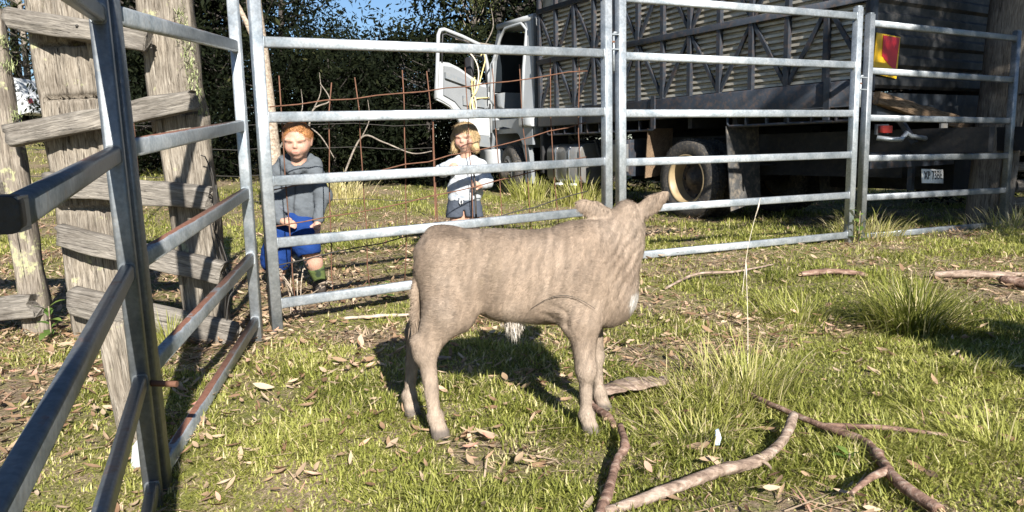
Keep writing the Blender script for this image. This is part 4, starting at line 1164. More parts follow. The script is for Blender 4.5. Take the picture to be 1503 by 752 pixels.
# folds of loose skin behind the elbow, on the neck and flank
VN = vnormals(cV, cF)
wr = .0042 * np.sin((x * .75 - z * .65) * 190 + 5 * fbm(x * 20, z * 20, 3, 2)) * np.exp(-(((x - .385) / .07) ** 2 + ((z - .63) / .12) ** 2))
wr += .003 * np.sin(z * 150 + x * 60 + 4 * fbm(x * 25, z * 25, 8, 2)) * np.exp(-(((x - .15) / .04) ** 2 + ((z - .43) / .035) ** 2)) * (y < 0)
wr += .0020 * np.sin(x * 150 + 9 * fbm(x * 8, z * 4, 6, 2)) * np.exp(-(((x - .18) / .14) ** 2 + ((z - .62) / .10) ** 2))
wr += .004 * (fbm(x * 16, z * 16 + y * 9, 12, 3) - .5)
wr -= .007 * np.exp(-(((x - .182) / .012) ** 2)) * S(z, .37, .40) * (1 - S(z, .44, .48)) * (y < -.02)     # groove behind the fore leg
wr -= .007 * np.exp(-(((x + .165 + (z - .5) * .25) / .02) ** 2)) * S(z, .40, .46) * (1 - S(z, .55, .64)) * (y < -.02)   # fold before the thigh
cV = cV + VN * (wr * S(z, .09, .2))[:, None]
body = link('body', mesh_np('calf_body', cV, cF, True, {'Col': colr}), MAT['calf_hide'], calf)
def calf_dir(P):
    x, y, z = P.T
    d = np.stack([-.8 + 0 * x, 0 * x, -.55 + 0 * x], 1)
    d[:, 0] = np.where(x > .30, -.45, d[:, 0]); d[:, 2] = np.where(x > .30, -.85, d[:, 2])
    leg = z < .36
    d[leg] = (-.15, 0, -1)
    sw = 1.6 * (fbm(x * 7, z * 7, 51, 2) - .5)
    return np.stack([d[:, 0] * np.cos(sw) - d[:, 2] * np.sin(sw), d[:, 1], d[:, 0] * np.sin(sw) + d[:, 2] * np.cos(sw)], 1)
from_idx = {}
def calf_col(P, r):
    # colour of the hide under each hair
    key = np.round(cV / .02).astype(int); tab = {}
    for i, kx in enumerate(map(tuple, key)): tab.setdefault(kx, i)
    ii = np.array([tab.get(tuple(kx), -1) for kx in np.round(P / .02).astype(int)])
    c = np.where((ii >= 0)[:, None], colr[ii], base)
    return np.clip(c * (1.0 + .75 * (fbm(P[:, 0] * 110 - P[:, 2] * 30, P[:, 2] * 26, 4, 2)[:, None] - .5)) * r.uniform(.9, 1.15, (len(P), 1)), 0, 1)
ha = hairs(cV, cF, 150000, lambda P: .011 + .006 * S(P[:, 2], .3, .5) + .004 * (P[:, 0] < -.33), .0014, calf_dir, .24, calf_col, 5, keep=lambda P: S(P[:, 2], .045, .08))
co = link('coat', ha, MAT['calf_hair'], body); co['kind'] = 'stuff'
# white tuft of hair at the navel
r = np.random.default_rng(9); n_ = 1100
P = np.stack([r.normal(0.0, .015, n_), r.normal(-.03, .018, n_), r.normal(.392, .006, n_)], 1)
V, F, T = blades(P, r.uniform(.03, .075, n_) * (1 - np.abs(P[:, 0]) * 17).clip(.2, 1), np.full(n_, .0018), r.uniform(0, 6.28, n_), r.normal(2.95, .22, n_), r.random(n_), r.normal(.1, .2, n_))
attr_mat('white_hair', [(0, (.36, .30, .24)), (1, (.60, .56, .50))], rough=.7)
link('navel_tuft', mesh_np('navel_tuft', V, F, False, {'tint': T}), MAT['white_hair'], calf)
# tail switch
n_ = 700
P = np.stack([r.normal(-.341, .007, n_), r.normal(-.065, .007, n_), r.uniform(.36, .47, n_)], 1)
V, F, T = blades(P, r.uniform(.03, .08, n_), np.full(n_, .0025), r.uniform(0, 6.28, n_), r.normal(2.95, .12, n_), r.random(n_), r.normal(.0, .15, n_))
attr_mat('tail_hair', [(0, (.13, .097, .07)), (1, (.28, .21, .15))], rough=.7)
link('tail_switch', mesh_np('tail_switch', V, F, False, {'tint': T}), MAT['tail_hair'], calf)
# bent dry grass stalk lying against the flank
pts = []
for t in np.linspace(0, 1, 18):
    xx = .06 + .215 * t; zq = .445 + .065 * math.sin(math.pi * (t * .86 + .07)) + .0 * t
    near = cV[(np.abs(cV[:, 0] - xx) < .012) & (np.abs(cV[:, 2] - zq) < .012) & (cV[:, 1] < 0)]
    yy = near[:, 1].min() - .012 if len(near) else -.15
    pts.append(Vector((xx, yy, zq)))
for _ in range(3):
    pts = [pts[0]] + [(pts[i - 1] + pts[i] * 2 + pts[i + 1]) / 4 for i in range(1, len(pts) - 1)] + [pts[-1]]
ss = thing('grass_stalk', 'thin dark arched stalk clinging to the calf flank', 'stalk', (.06, CY - .15, .5))
MB().tube([p_ + Vector((0, CY, 0)) for p_ in pts], [.0013 - .0006 * abs(2 * i / 17 - 1) for i in range(18)], 5).build('stem', MAT['dark_wire'], ss, ss.location)

# ------------------------------------------------------------------ children
col_mat('skin', rough=.55, sss=.25, var=.05, nscale=30, spec=.35)
col_mat('fabric', rough=.9, bmp=.5, bscale=38, var=.10, nscale=55, spec=.1)
col_mat('child_hair', rough=.55, var=.2, nscale=50, vscale=(3, 3, .6), spec=.4)
col_mat('shoe', rough=.7, bmp=.2, bscale=60, var=.15, spec=.2)
SKIN = np.array([.44, .265, .195])

def smesh(name, prims, res, k, color, mat, parent, subs=(), relaxn=2, fold=0.0, fscale=22, seed=1):
    V, F = sdf_mesh(prims, res, k, subs=subs); V = relax(V, F, relaxn, .5)
    if fold:
        N = vnormals(V, F)
        f_ = fbm(V[:, 0] * fscale * .8 + V[:, 2] * fscale * .5, V[:, 2] * fscale + V[:, 1] * fscale * .6, seed, 3) - .5
        V = V + N * (fold * 2 * f_)[:, None]
    C = color(V) if callable(color) else np.tile(np.array(color, float), (len(V), 1))
    o = link(name, mesh_np(name, V, F, True, {'Col': C}), MAT[mat], parent)
    return o, V, F

def hand(palm, fdir, side, s=1.0, curl=.6, thumb=None):
    """palm centre, finger direction, sideways direction; five fingers of unequal length"""
    p = np.array(palm); f = np.array(fdir, float); f /= np.linalg.norm(f); sd = np.array(side, float); sd /= np.linalg.norm(sd)
    nrm = np.cross(f, sd)
    out = [('c', p - f * .022 * s, p + f * .012 * s, .021 * s, .022 * s, 0, .01)]
    for i, (o, L) in enumerate(((-.020, .036), (-.007, .042), (.007, .040), (.020, .032))):
        a = p + sd * o * s + f * .022 * s; b = a + (f * math.cos(curl * .5) + nrm * math.sin(curl * .5)) * L * .55 * s
        c = b + (f * math.cos(curl * 1.6) + nrm * math.sin(curl * 1.6)) * L * .5 * s
        out += [('c', a, b, .0082 * s, .0078 * s, 0, .003), ('c', b, c, .0078 * s, .0064 * s, 0, .003)]
    t0 = p - f * .010 * s - sd * .020 * s; t1 = t0 - sd * .018 * s + f * .02 * s + nrm * .008 * s; t2 = t1 + f * .016 * s + nrm * .012 * s
    out += [('c', t0, t1, .0095 * s, .0088 * s, 0, .004), ('c', t1, t2, .0088 * s, .007 * s, 0, .003)]
    return out

def head_prims(c, s, yaw=0.0, tilt=0.0):
    """child's head facing -y; c = centre, s = half height"""
    c = np.array(c); Rm = np.array(Matrix.Rotation(yaw, 3, 'Z') @ Matrix.Rotation(tilt, 3, 'X'))
    P = lambda *q: tuple(c + Rm @ (np.array(q) * s))
    pr = [('e', P(0, .10, .22), (.80 * s, .88 * s, .80 * s), .02), ('e', P(0, -.12, -.28), (.66 * s, .66 * s, .66 * s), .03),
          ('c', P(-.30, -.48, -.32), P(.30, -.48, -.32), .30 * s, .30 * s, 0, .02), ('c', P(0, -.42, -.72), P(0, -.48, -.66), .26 * s, .22 * s, 0, .02),
          ('c', P(0, -.78, .0), P(0, -.89, -.22), .05 * s, .085 * s, 0, .012), ('c', P(-.075, -.84, -.25), P(.075, -.84, -.25), .055 * s, .055 * s, 0, .01),
          ('c', P(-.13, -.77, -.49), P(.13, -.77, -.49), .05 * s, .05 * s, 0, .02), ('c', P(-.10, -.75, -.60), P(.10, -.75, -.60), .055 * s, .055 * s, 0, .02),
          ('c', P(-.5, -.68, .16), P(-.18, -.80, .10), .07 * s, .06 * s, 0, .02), ('c', P(.5, -.68, .16), P(.18, -.80, .10), .07 * s, .06 * s, 0, .02),
          ('c', P(-.80, .08, .10), P(-.76, .05, -.22), .14 * s, .09 * s, (.5, 1), .01), ('c', P(.80, .08, .10), P(.76, .05, -.22), .14 * s, .09 * s, (.5, 1), .01)]
    sub = [('e', P(-.30, -.86, -.03), (.15 * s, .10 * s, .07 * s), .008), ('e', P(.30, -.86, -.03), (.15 * s, .10 * s, .07 * s), .008)]
    def paint(V, C):
        L = (V - c) @ Rm / s
        x, y, z = L.T; fr = (y < -.3)
        C = blendc(C, .55 * np.exp(-(((np.abs(x) - .42) / .2) ** 2 + ((z + .30) / .2) ** 2)) * fr, (.52, .235, .18))
        C = blendc(C, .85 * np.exp(-((x / .17) ** 4 + ((z + .535) / .065) ** 2)) * fr, (.40, .19, .155))
        C = blendc(C, .7 * np.exp(-((x / .13) ** 4 + ((z + .545) / .020) ** 2)) * fr, (.18, .06, .05))
        C = blendc(C, .85 * np.exp(-(((np.abs(x) - .29) / .115) ** 4 + ((z + .03 - .05 * (np.abs(x) - .3)) / .04) ** 2)) * fr, (.06, .035, .03))
        C = blendc(C, .4 * np.exp(-(((np.abs(x) - .31) / .16) ** 4 + ((z - .15 + .1 * (np.abs(x) - .31)) / .035) ** 2)) * fr, (.34, .19, .11))
        C = blendc(C, .7 * np.exp(-(((np.abs(x) - .07) / .035) ** 2 + ((z + .33) / .03) ** 2)) * fr, (.25, .08, .06))
        return C
    return pr, sub, paint, P, Rm

# --- boy in the grey hooded jacket
BX, BY = -1.47, 4.98
BZ = gzf(BX, BY)
boy = thing('person', 'small ginger child in grey hooded jacket and blue shorts, leaning behind the gate', 'person', (BX, BY, BZ))
hc = (.068, -.03, .992 + .085 - BZ)
hp, hsub, paint, HP, HR = head_prims(hc, .117, R(6), R(6))
hand1 = hand((.005, -.165, .475), (.95, -.1, -.25), (.1, -.6, -.8), 1.05, .5)
hand2 = hand((.185, -.10, .445), (-.1, -.25, -.95), (.9, -.3, 0), 1.05, .5)
bp_ = hp + [('c', (.062, .01, .90), (.05, .02, .80), .052, .06, 0, .03), ('c', (.035, .02, .76), (.0, .03, .48), .10, .13, .7),
            ('c', (-.12, -.01, .62), (-.035, -.145, .485), .026, .024, 0, .01)] + hand1 + [('c', (.203, -.01, .62), (.188, -.085, .47), .026, .024, 0, .01)] + hand2 + [
            ('c', (-.07, .01, .42), (-.125, -.03, .235), .082, .058, 0, .03), ('c', (-.125, -.03, .235), (-.135, .01, .14), .054, .055, 0, .02), ('c', (-.135, .01, .14), (-.145, .02, .04), .055, .038, 0, .02),
            ('c', (.07, 0, .42), (.115, -.13, .31), .082, .060, 0, .03), ('c', (.115, -.13, .31), (.145, -.09, .20), .056, .056, 0, .02), ('c', (.145, -.09, .20), (.165, -.05, .08), .055, .037, 0, .02)]
def bskin(V): return paint(V, np.tile(SKIN, (len(V), 1)))
body_b, bV, bF = smesh('body', bp_, .0052, .02, bskin, 'skin', boy, hsub)
JK = (.10, .112, .125)
def jcol(V):
    C = np.tile(np.array(JK), (len(V), 1))
    m_ = np.exp(-((V[:, 0] - .045 - (V[:, 2] - .7) * .1) / .006) ** 2) * (V[:, 1] < 0) * (V[:, 2] < .80)
    return blendc(C, .8 * m_, (.03, .032, .036))
jk, jV, jF = smesh('jacket', [('c', (.045, .03, .77), (.005, .035, .56), .128, .148, .70), ('c', (.005, .035, .56), (.0, .03, .465), .150, .146, .70),
    ('c', (-.08, .025, .80), (-.125, .0, .63), .060, .052, 0, .025), ('c', (-.125, .0, .63), (-.045, -.135, .49), .052, .040, 0, .03),
    ('c', (.16, .02, .79), (.205, .0, .63), .058, .050, 0, .025), ('c', (.205, .0, .63), (.19, -.075, .495), .050, .040, 0, .03),
    ('c', (-.05, .03, .855), (.035, .11, .90), .045, .055, 0, .03), ('c', (.035, .11, .90), (.15, .04, .855), .055, .045, 0, .03), ('c', (-.05, .03, .855), (.03, -.085, .80), .042, .028, 0, .02), ('c', (.15, .04, .855), (.065, -.085, .80), .042, .028, 0, .02)],
    .0065, .035, jcol, 'fabric', boy, subs=[('e', (.062, -.03, .90), (.058, .07, .075), .02)], fold=.016, fscale=15, seed=4)
smesh('pocket_flap', [('c', (-.06, -.10, .575), (-.01, -.112, .545), .012, .012, (1, .5))], .004, .01, (.11, .12, .14), 'fabric', jk)
BLU = np.array([.012, .038, .155])
def bcol(V):
    C = np.tile(BLU, (len(V), 1))
    return blendc(C, .8 * np.exp(-((V[:, 2] - .165) / .006) ** 2) * (V[:, 0] < -.02), (.01, .02, .09))
smesh('shorts', [('c', (.0, .03, .47), (.0, .02, .41), .150, .150, .74), ('c', (-.07, .015, .42), (-.125, -.015, .24), .102, .098, 0, .03), ('c', (-.125, -.015, .24), (-.132, -.01, .20), .098, .10, 0, .03),
    ('c', (.07, .0, .42), (.112, -.115, .325), .102, .090, 0, .03), ('c', (.112, -.115, .325), (.118, -.13, .30), .09, .088, 0, .02)], .0065, .03, bcol, 'fabric', boy,
    subs=[('e', (-.136, -.01, .06), (.115, .13, .10), .01), ('e', (.16, -.16, .20), (.10, .11, .075), .01)], fold=.013, fscale=15, seed=8)
for (kx, ax_, ay_) in ((-.14, -.145, .02), (.152, .167, -.05)):
    def scol(V):
        C = np.tile(np.array([.10, .13, .045]), (len(V), 1))
        return blendc(C, S(fbm(V[:, 0] * 30, V[:, 2] * 34, 5, 2), .5, .62), (.035, .05, .03))
    smesh('sock', [('c', (kx, ay_ - .02 if kx > 0 else ay_ - .005, .15), (ax_, ay_, .07), .057, .043, 0, .02)], .006, .01, scol, 'fabric', boy, fold=.002)
    smesh('shoe', [('c', (ax_ - .002, ay_ + .01, .075), (ax_, ay_ + .01, .04), .046, .048, 0, .02), ('c', (ax_, ay_, .035), (ax_ + (.03 if kx > 0 else -.01), ay_ - .11, .028), .042, .036, 0, .02)], .006, .02, (.045, .038, .034), 'shoe', boy)
# hair: a short cap with strands
def hcap(hcen, s, RmX, extra, cut, name, parent, color, res=.0055):
    o, V, F = smesh(name, extra, res, .015, color, 'child_hair', parent, subs=cut)
    return o, V, F
GING = np.array([.40, .19, .075])
hr, hV, hF = hcap(hc, .117, HR, [('e', HP(0, .14, .30), (.835 * .117, .90 * .117, .79 * .117)), ('c', HP(-.30, -.48, .82), HP(.30, -.48, .82), .022, .022, 0, .02)],
    [('e', HP(0, -.98, .02), (.76 * .117, .56 * .117, .66 * .117), .012), ('e', HP(0, -.2, -.95), (1.1 * .117, 1.2 * .117, .78 * .117), .012)], 'hair', boy, lambda V: np.tile(GING, (len(V), 1)))
def hdir(cen):
    def f_(P):
        d = np.stack([(P[:, 0] - cen[0]) * 2, -.25 + 0 * P[:, 0], .2 - 4 * (.12 - np.abs(P[:, 2] - cen[2]))], 1); return d
    return f_
link('hair_strand', hairs(hV, hF, 7000, .020, .0022, hdir(hc), .5, lambda P, r: GING * r.uniform(.55, 1.5, (len(P), 1)), 3), MAT['child_hair'], hr)['kind'] = 'stuff'

# --- toddler in the pale sweatshirt
TX0, TY0 = -.352, 5.70
TZ0 = gzf(TX0, TY0)
tod = thing('person', 'blond toddler in pale sweatshirt and grey shorts standing behind the mesh', 'person', (TX0, TY0, TZ0))
dz = .17 - TZ0
hc2 = (.018, -.01, .920 + dz)
hp2, hsub2, paint2, HP2, HR2 = head_prims(hc2, .107, R(-14), R(5))
hA = hand((-.085, -.145, .712), (.8, -.2, .45), (.3, -.5, -.8), .92, .8)
hB = hand((.112, -.145, .580), (-.75, -.55, .25), (.1, .2, 1), .92, 1.3)
tp = hp2 + [('c', (.018, .01, .82), (.016, .015, .74), .043, .05, 0, .03), ('c', (.02, .01, .70), (-.01, .0, .44), .08, .10, .7),
            ('c', (-.155, -.05, .69), (-.105, -.13, .71), .026, .022, 0, .01)] + hA + [('c', (.175, -.04, .60), (.13, -.125, .575), .026, .022, 0, .01)] + hB + [
            ('c', (-.055, 0, .38), (-.068, -.015, .24), .068, .052, 0, .03), ('c', (-.068, -.015, .24), (-.068, .01, .13), .048, .048, 0, .02), ('c', (-.068, .01, .13), (-.07, .02, .05), .048, .034, 0, .02),
            ('c', (.045, 0, .38), (.052, -.015, .24), .068, .052, 0, .03), ('c', (.052, -.015, .24), (.052, .01, .13), .048, .048, 0, .02), ('c', (.052, .01, .13), (.053, .02, .05), .048, .034, 0, .02)]
_, tV, tF = smesh('body', tp, .0050, .018, lambda V: paint2(V, np.tile(SKIN * 1.04, (len(V), 1))), 'skin', tod, hsub2)
def swc(V):
    C = np.tile(np.array([.44, .46, .48]), (len(V), 1))
    return blendc(C, .5 * S(fbm(V[:, 0] * 45, V[:, 2] * 45 + V[:, 1] * 20, 9, 2), .56, .66), (.32, .38, .47))
sw, sV, sF = smesh('sweatshirt', [('c', (.022, .012, .70), (.0, .005, .52), .112, .132, .74), ('c', (.0, .005, .52), (-.005, .005, .49), .134, .128, .74),
    ('c', (-.085, .01, .725), (-.158, -.045, .69), .058, .052, 0, .03), ('c', (-.158, -.045, .69), (-.115, -.12, .708), .052, .036, 0, .02),
    ('c', (.125, .01, .72), (.175, -.03, .605), .056, .05, 0, .03), ('c', (.175, -.03, .605), (.138, -.11, .58), .05, .036, 0, .02),
    ('c', (-.035, .0, .775), (.07, .0, .775), .035, .035, 0, .02)], .0058, .03, swc, 'fabric', tod, subs=[('e', (.018, -.01, .83), (.05, .055, .06), .01), ('e', (-.005, 0, .36), (.3, .3, .10), .008)], fold=.013, fscale=16, seed=14)
smesh('shorts', [('c', (-.005, .005, .47), (-.005, .005, .41), .122, .124, .74), ('c', (-.055, .0, .40), (-.068, -.008, .33), .082, .085, 0, .03), ('c', (.045, .0, .40), (.055, -.008, .33), .082, .085, 0, .03)],
    .0058, .025, (.06, .07, .09), 'fabric', tod, subs=[('e', (-.005, 0, .205), (.35, .35, .135), .006), ('e', (-.006, -.0, .29), (.012, .2, .11), .012)], fold=.006, fscale=22, seed=19)
link('drawstring', MB().tube([(-.03, -.094, .475), (-.036, -.103, .45), (-.03, -.102, .435)], .004, 5).tube([(-.02, -.094, .475), (-.012, -.103, .452), (-.018, -.102, .437)], .004, 5).mesh('drawstring'), MAT['plate_white'], tod)
for sx in (-.07, .053):
    smesh('shoe', [('c', (sx, .02, .085), (sx, .02, .04), .045, .044, 0, .02), ('c', (sx, .01, .032), (sx, -.075, .028), .037, .033, 0, .02)], .006, .02, (.12, .08, .055), 'shoe', tod)
BLON = np.array([.46, .33, .175])
hs = .107
hr2, hV2, hF2 = hcap(hc2, hs, HR2, [('e', HP2(0, .12, .26), (.86 * hs, .93 * hs, .84 * hs)), ('c', HP2(-.74, -.05, .1), HP2(-.72, -.12, -.62), .028, .032, 0, .03), ('c', HP2(.74, -.05, .1), HP2(.72, -.12, -.62), .028, .032, 0, .03), ('c', HP2(-.4, .55, -.1), HP2(.4, .55, -.1), .05, .05, 0, .03), ('c', HP2(-.45, .45, -.55), HP2(.45, .45, -.55), .04, .04, 0, .03),
    ('c', HP2(-.36, -.52, .74), HP2(.36, -.52, .74), .020, .020, 0, .02)],
    [('e', HP2(0, -1.05, -.22), (.66 * hs, .70 * hs, .76 * hs), .010)], 'hair', tod, lambda V: np.tile(BLON, (len(V), 1)))
link('hair_strand', hairs(hV2, hF2, 7500, .050, .0022, lambda P: np.stack([(P[:, 0] - hc2[0]) * 3, (P[:, 1] - hc2[1]) * 2, -1 + 0 * P[:, 0]], 1), .07, lambda P, r: BLON * r.uniform(.5, 1.45, (len(P), 1)), 6, curl=.15), MAT['child_hair'], hr2)['kind'] = 'stuff'
sk = thing('stick', 'thin dark stick held upright in the toddler left hand', 'stick', (TX0 + .105, TY0 - .19, TZ0))
MB().tube([(TX0 + .085, TY0 - .19, TZ0), (TX0 + .09, TY0 - .185, TZ0 + .3), (TX0 + .088, TY0 - .172, TZ0 + .585), (TX0 + .082, TY0 - .165, TZ0 + .67)], [.009, .008, .008, .006], 7).build('shaft', MAT['dark_wire'], sk, sk.location)

# ------------------------------------------------------------------ fallen branches and bark
def bark(name, c0, c1, c2):
    m, n, l, p = new_mat(name)
    tc = n.new('ShaderNodeTexCoord').outputs['Object']
    a = noise(n, l, tc, 9, 6, .65, (1, 5, 5)); b = noise(n, l, tc, 45, 5, .7)
    rp = ramp(n, [(.32, c0), (.52, c1), (.70, c2)]); l.new(a.outputs[0], rp.inputs[0])
    r2 = ramp(n, [(.3, (.7,) * 3), (.7, (1.2,) * 3)]); l.new(b.outputs[0], r2.inputs[0])
    mm = n.new('ShaderNodeMix'); mm.data_type = 'RGBA'; mm.blend_type = 'MULTIPLY'; mm.inputs[0].default_value = 1
    l.new(rp.outputs[0], mm.inputs[6]); l.new(r2.outputs[0], mm.inputs[7])
    l.new(mm.outputs[2], p.inputs['Base Color']); p.inputs['Roughness'].default_value = .85; p.inputs['Specular IOR Level'].default_value = .2
    x = bump(n, l, a.outputs[0], .7, .012, p); bump(n, l, b.outputs[0], .4, .004, p, x)
    return m
bark('bark_grey', (.09, .06, .046), (.27, .20, .155), (.44, .36, .30))
bark('bark_red', (.06, .034, .025), (.22, .135, .10), (.40, .31, .25))
bark('bark_pale', (.20, .15, .11), (.38, .31, .24), (.55, .48, .39))
bark('bark_trunk', (.10, .085, .07), (.24, .205, .17), (.40, .35, .29))
bark('bark_dark', (.025, .022, .02), (.055, .048, .042), (.10, .088, .075))
simple('wood_core', (.45, .33, .18), .85, 0, .2, 30)

def branch(name, label, pts, radii, mat, twigs=(), knots=5, seed=0, nn=12, group=None):
    """a bent stick following ground points, with side stubs as parts"""
    r = np.random.default_rng(seed)
    P = []
    for (x, y, h) in pts: P.append(Vector((x, y, gzf(x, y) + h)))
    Q = sm(P, 8); t = np.linspace(0, 1, len(Q)); rr = np.interp(t, np.linspace(0, 1, len(radii)), radii)
    root = thing(name, label, 'branch', tuple(P[0]), group=group)
    Q = [q + Vector(r.normal(0, .04, 3)) * rr[i] for i, q in enumerate(Q)]
    rj = [a * (1 + .16 * (vnoise([i * .16 + seed * 9], [2.])[0] - .5) * 2) for i, a in enumerate(rr)]
    for _ in range(knots):
        k = r.integers(2, len(Q) - 2); rj[k] *= 1.12; rj[k + 1] *= 1.08
    mb = MB(); mb.tube(Q, rj, nn)
    # roughen the ring so the outline is not a clean pipe
    n0 = len(mb.v)
    mb.v = [tuple(Vector(v) + (Vector(v) - Q[i // nn]) * float(r.normal(0, .04))) for i, v in enumerate(mb.v)]
    stem = mb.build('stem', mat, root, root.location)
    for e, q, d in ((0, Q[0], Q[0] - Q[1]), (-1, Q[-1], Q[-1] - Q[-2])):
        d.normalize(); s = MB(); c = d.orthogonal().normalized()
        for k in range(7):
            o = (Quaternion(d, k * .9) @ c) * rr[e] * .55
            s.tube([q + o - d * .004, q + o * .9 + d * float(r.uniform(.3, 1.3)) * rr[e]], [rr[e] * .30, rr[e] * .06], 5)
        s.build('broken_end', MAT['wood_core'], root, root.location)
    for (ti, d, L, rad) in twigs:
        k = int(ti * (len(Q) - 1)); d = Vector(d).normalized()
        MB().tube(sm([Q[k], Q[k] + d * L * .5 + Vector((0, 0, .01)), Q[k] + d * L], 4), np.linspace(rad, rad * .4, 9), 7).build('twig', mat, root, root.location)
    return root
branch('fallen_branch', 'thick grey brown branch with splintered tip across the foreground grass', [(.23, 1.86, .02), (.42, 1.97, .03), (.60, 2.10, .03), (.74, 2.16, .035), (.86, 2.28, .045), (.955, 2.43, .075)], [.017, .019, .0195, .019, .018, .014], MAT['bark_grey'], seed=1, twigs=((.62, (.5, -.4, -.2), .05, .009),))
branch('fallen_branch', 'red brown crooked branch lying at the bottom right of centre', [(.90, 2.80, .03), (.93, 2.62, .05), (1.03, 2.42, .045), (1.12, 2.28, .04), (1.10, 2.12, .045), (1.08, 1.98, .045), (1.12, 1.84, .03)], [.013, .012, .011, .013, .016, .018, .017], MAT['bark_red'], seed=2, twigs=((.36, (.9, -.25, 0), .38, .012), (.75, (-.5, -.4, 0), .22, .015)))
branch('fallen_branch', 'short red stick rising from the bottom edge below the calf fore hoof', [(.20, 1.80, .02), (.26, 1.98, .03), (.31, 2.16, .04), (.345, 2.24, .05), (.355, 2.40, .055)], [.016, .015, .013, .015, .012], MAT['bark_red'], seed=3)
branch('fallen_branch', 'small dark red stick beside the calf near fore hoof', [(.275, 2.74, .03), (.295, 2.64, .03), (.335, 2.53, .03), (.345, 2.48, .02)], [.012, .014, .013, .010], MAT['bark_red'], seed=4)
branch('fallen_branch', 'dark red stick on the grass in front of the right panels', [(1.98, 5.0, .02), (2.15, 5.02, .035), (2.30, 5.0, .035), (2.42, 4.98, .02)], [.016, .022, .020, .014], MAT['bark_red'], seed=5)
branch('fallen_branch', 'pale broken branch on the grass near the right edge', [(2.86, 4.95, .03), (3.05, 4.92, .04), (3.30, 4.90, .03), (3.6, 4.95, .02)], [.022, .025, .023, .020], MAT['bark_grey'], seed=6)
branch('fallen_branch', 'red brown stick end poking in at the right edge', [(3.17, 4.72, .05), (3.30, 4.58, .05), (3.55, 4.42, .04)], [.030, .034, .036], MAT['bark_red'], seed=7)
branch('fallen_branch', 'thin straight stick on the ground left of the calf', [(-1.00, 4.28, .015), (-.80, 4.29, .02), (-.60, 4.31, .015)], [.010, .011, .009], MAT['bark_pale'], seed=8, knots=2)
branch('fallen_branch', 'short chunk of wood among the litter behind the calf hind legs', [(-.52, 3.42, .01), (-.40, 3.38, .02), (-.30, 3.40, .01)], [.010, .013, .009], MAT['bark_grey'], seed=9, knots=2)
branch('fallen_branch', 'curved sticks in the leaf litter below the second panel', [(1.00, 4.75, .02), (1.25, 4.95, .05), (1.55, 5.05, .03), (1.9, 5.3, .02)], [.008, .010, .008, .006], MAT['bark_grey'], seed=10, knots=2)
# curled sheet of bark beside the fore leg
bk = thing('bark_piece', 'curled slab of brown bark beside the calf far fore hoof', 'bark', (.47, 2.83, gzf(.47, 2.83)))
V, F = [], []
r = np.random.default_rng(4)
for i in range(17):
    t = i / 16; w = .052 * (.6 + .9 * math.sin(math.pi * min(1, t * .9 + .08)))
    for j in range(7):
        a = (j / 6 - .5) * 2.1
        V.append((-.14 + .29 * t + r.normal(0, .003), -.07 + .15 * t + w * math.sin(a) + r.normal(0, .004), .03 + .035 * math.cos(a) * (.8 + .3 * math.sin(t * 5)) + r.normal(0, .003)))
for i in range(16):
    for j in range(6):
        a = i * 7 + j; F.append((a, a + 1, a + 8, a + 7))
me = mesh_np('slab', V, F, True)
o = link('slab', me, MAT['bark_grey'], bk)
md = o.modifiers.new('thick', 'SOLIDIFY'); md.thickness = .008

# ------------------------------------------------------------------ tussocks and weeds
def tussock(name, label, x, y, n, L, spread, lean, w, tint0, tint1, seed, group=None, dry=.15):
    r = np.random.default_rng(seed)
    root = thing(name, label, 'grass tussock', (x, y, gzf(x, y)), group=group)
    q = r.normal(0, spread, (n, 2)); yaw = np.arctan2(q[:, 1], q[:, 0]) + r.normal(0, .5, n)
    P = np.stack([q[:, 0], q[:, 1], np.zeros(n) - .005], 1)
    t = np.where(r.random(n) < dry, r.uniform(.75, 1, n), r.uniform(tint0, tint1, n))
    # three-part blades so long leaves arch over
    Ls = r.uniform(.45, 1.0, n) * L; le = np.abs(r.normal(lean, lean * .5, n)); d = np.stack([np.cos(yaw), np.sin(yaw), 0 * yaw], 1); s = np.stack([-np.sin(yaw), np.cos(yaw), 0 * yaw], 1)
    zv = np.array([0, 0, 1.0]); pts = [P]; ang = le.copy()
    for k in range(4):
        pts.append(pts[-1] + (d * np.sin(ang)[:, None] + zv * np.cos(ang)[:, None]) * (Ls / 4)[:, None]); ang = ang + r.uniform(.05, .5, n) * (lean + .25)
    ww = (w * r.uniform(.6, 1.2, n) / 2)[:, None]
    V = []
    for k, f_ in enumerate((1, 1, .85, .6)): V += [pts[k] - s * ww * f_, pts[k] + s * ww * f_]
    V.append(pts[4]); V = np.stack(V, 1).reshape(-1, 3)
    b = np.arange(n)[:, None] * 9
    F = np.stack([b + [0, 1, 3], b + [0, 3, 2], b + [2, 3, 5], b + [2, 5, 4], b + [4, 5, 7], b + [4, 7, 6], b + [6, 7, 8]], 1).reshape(-1, 3)
    link('blades', mesh_np('blades', V, F, False, {'tint': np.repeat(t, 9)}), MAT['grass'], root)['kind'] = 'stuff'
    return root
tussock('grass_tussock', 'big dark green arching tussock on the right of the paddock', 2.10, 3.78, 800, .42, .080, .55, .0065, .05, .5, 1)
tussock('grass_tussock', 'tall wispy bright green grass clump right of the calf', .93, 2.86, 380, .31, .12, .42, .004, .3, .72, 2, dry=.25)
tussock('grass_tussock', 'loose clump of thin dry stems in front of the calf head', .72, 2.72, 260, .25, .09, .8, .0035, .3, .8, 3, dry=.45)
tussock('grass_tussock', 'grassy tuft below the truck fuel tank', .95, 10.6, 260, .55, .16, .35, .012, .3, .75, 4)
tussock('grass_tussock', 'pale dry tussock in the field behind the boy', -2.55, 11.2, 300, .55, .20, .45, .014, .75, .95, 5, dry=.7)
tussock('grass_tussock', 'green tuft beside the truck front wheel', .28, 11.9, 260, .5, .16, .35, .013, .3, .7, 6)
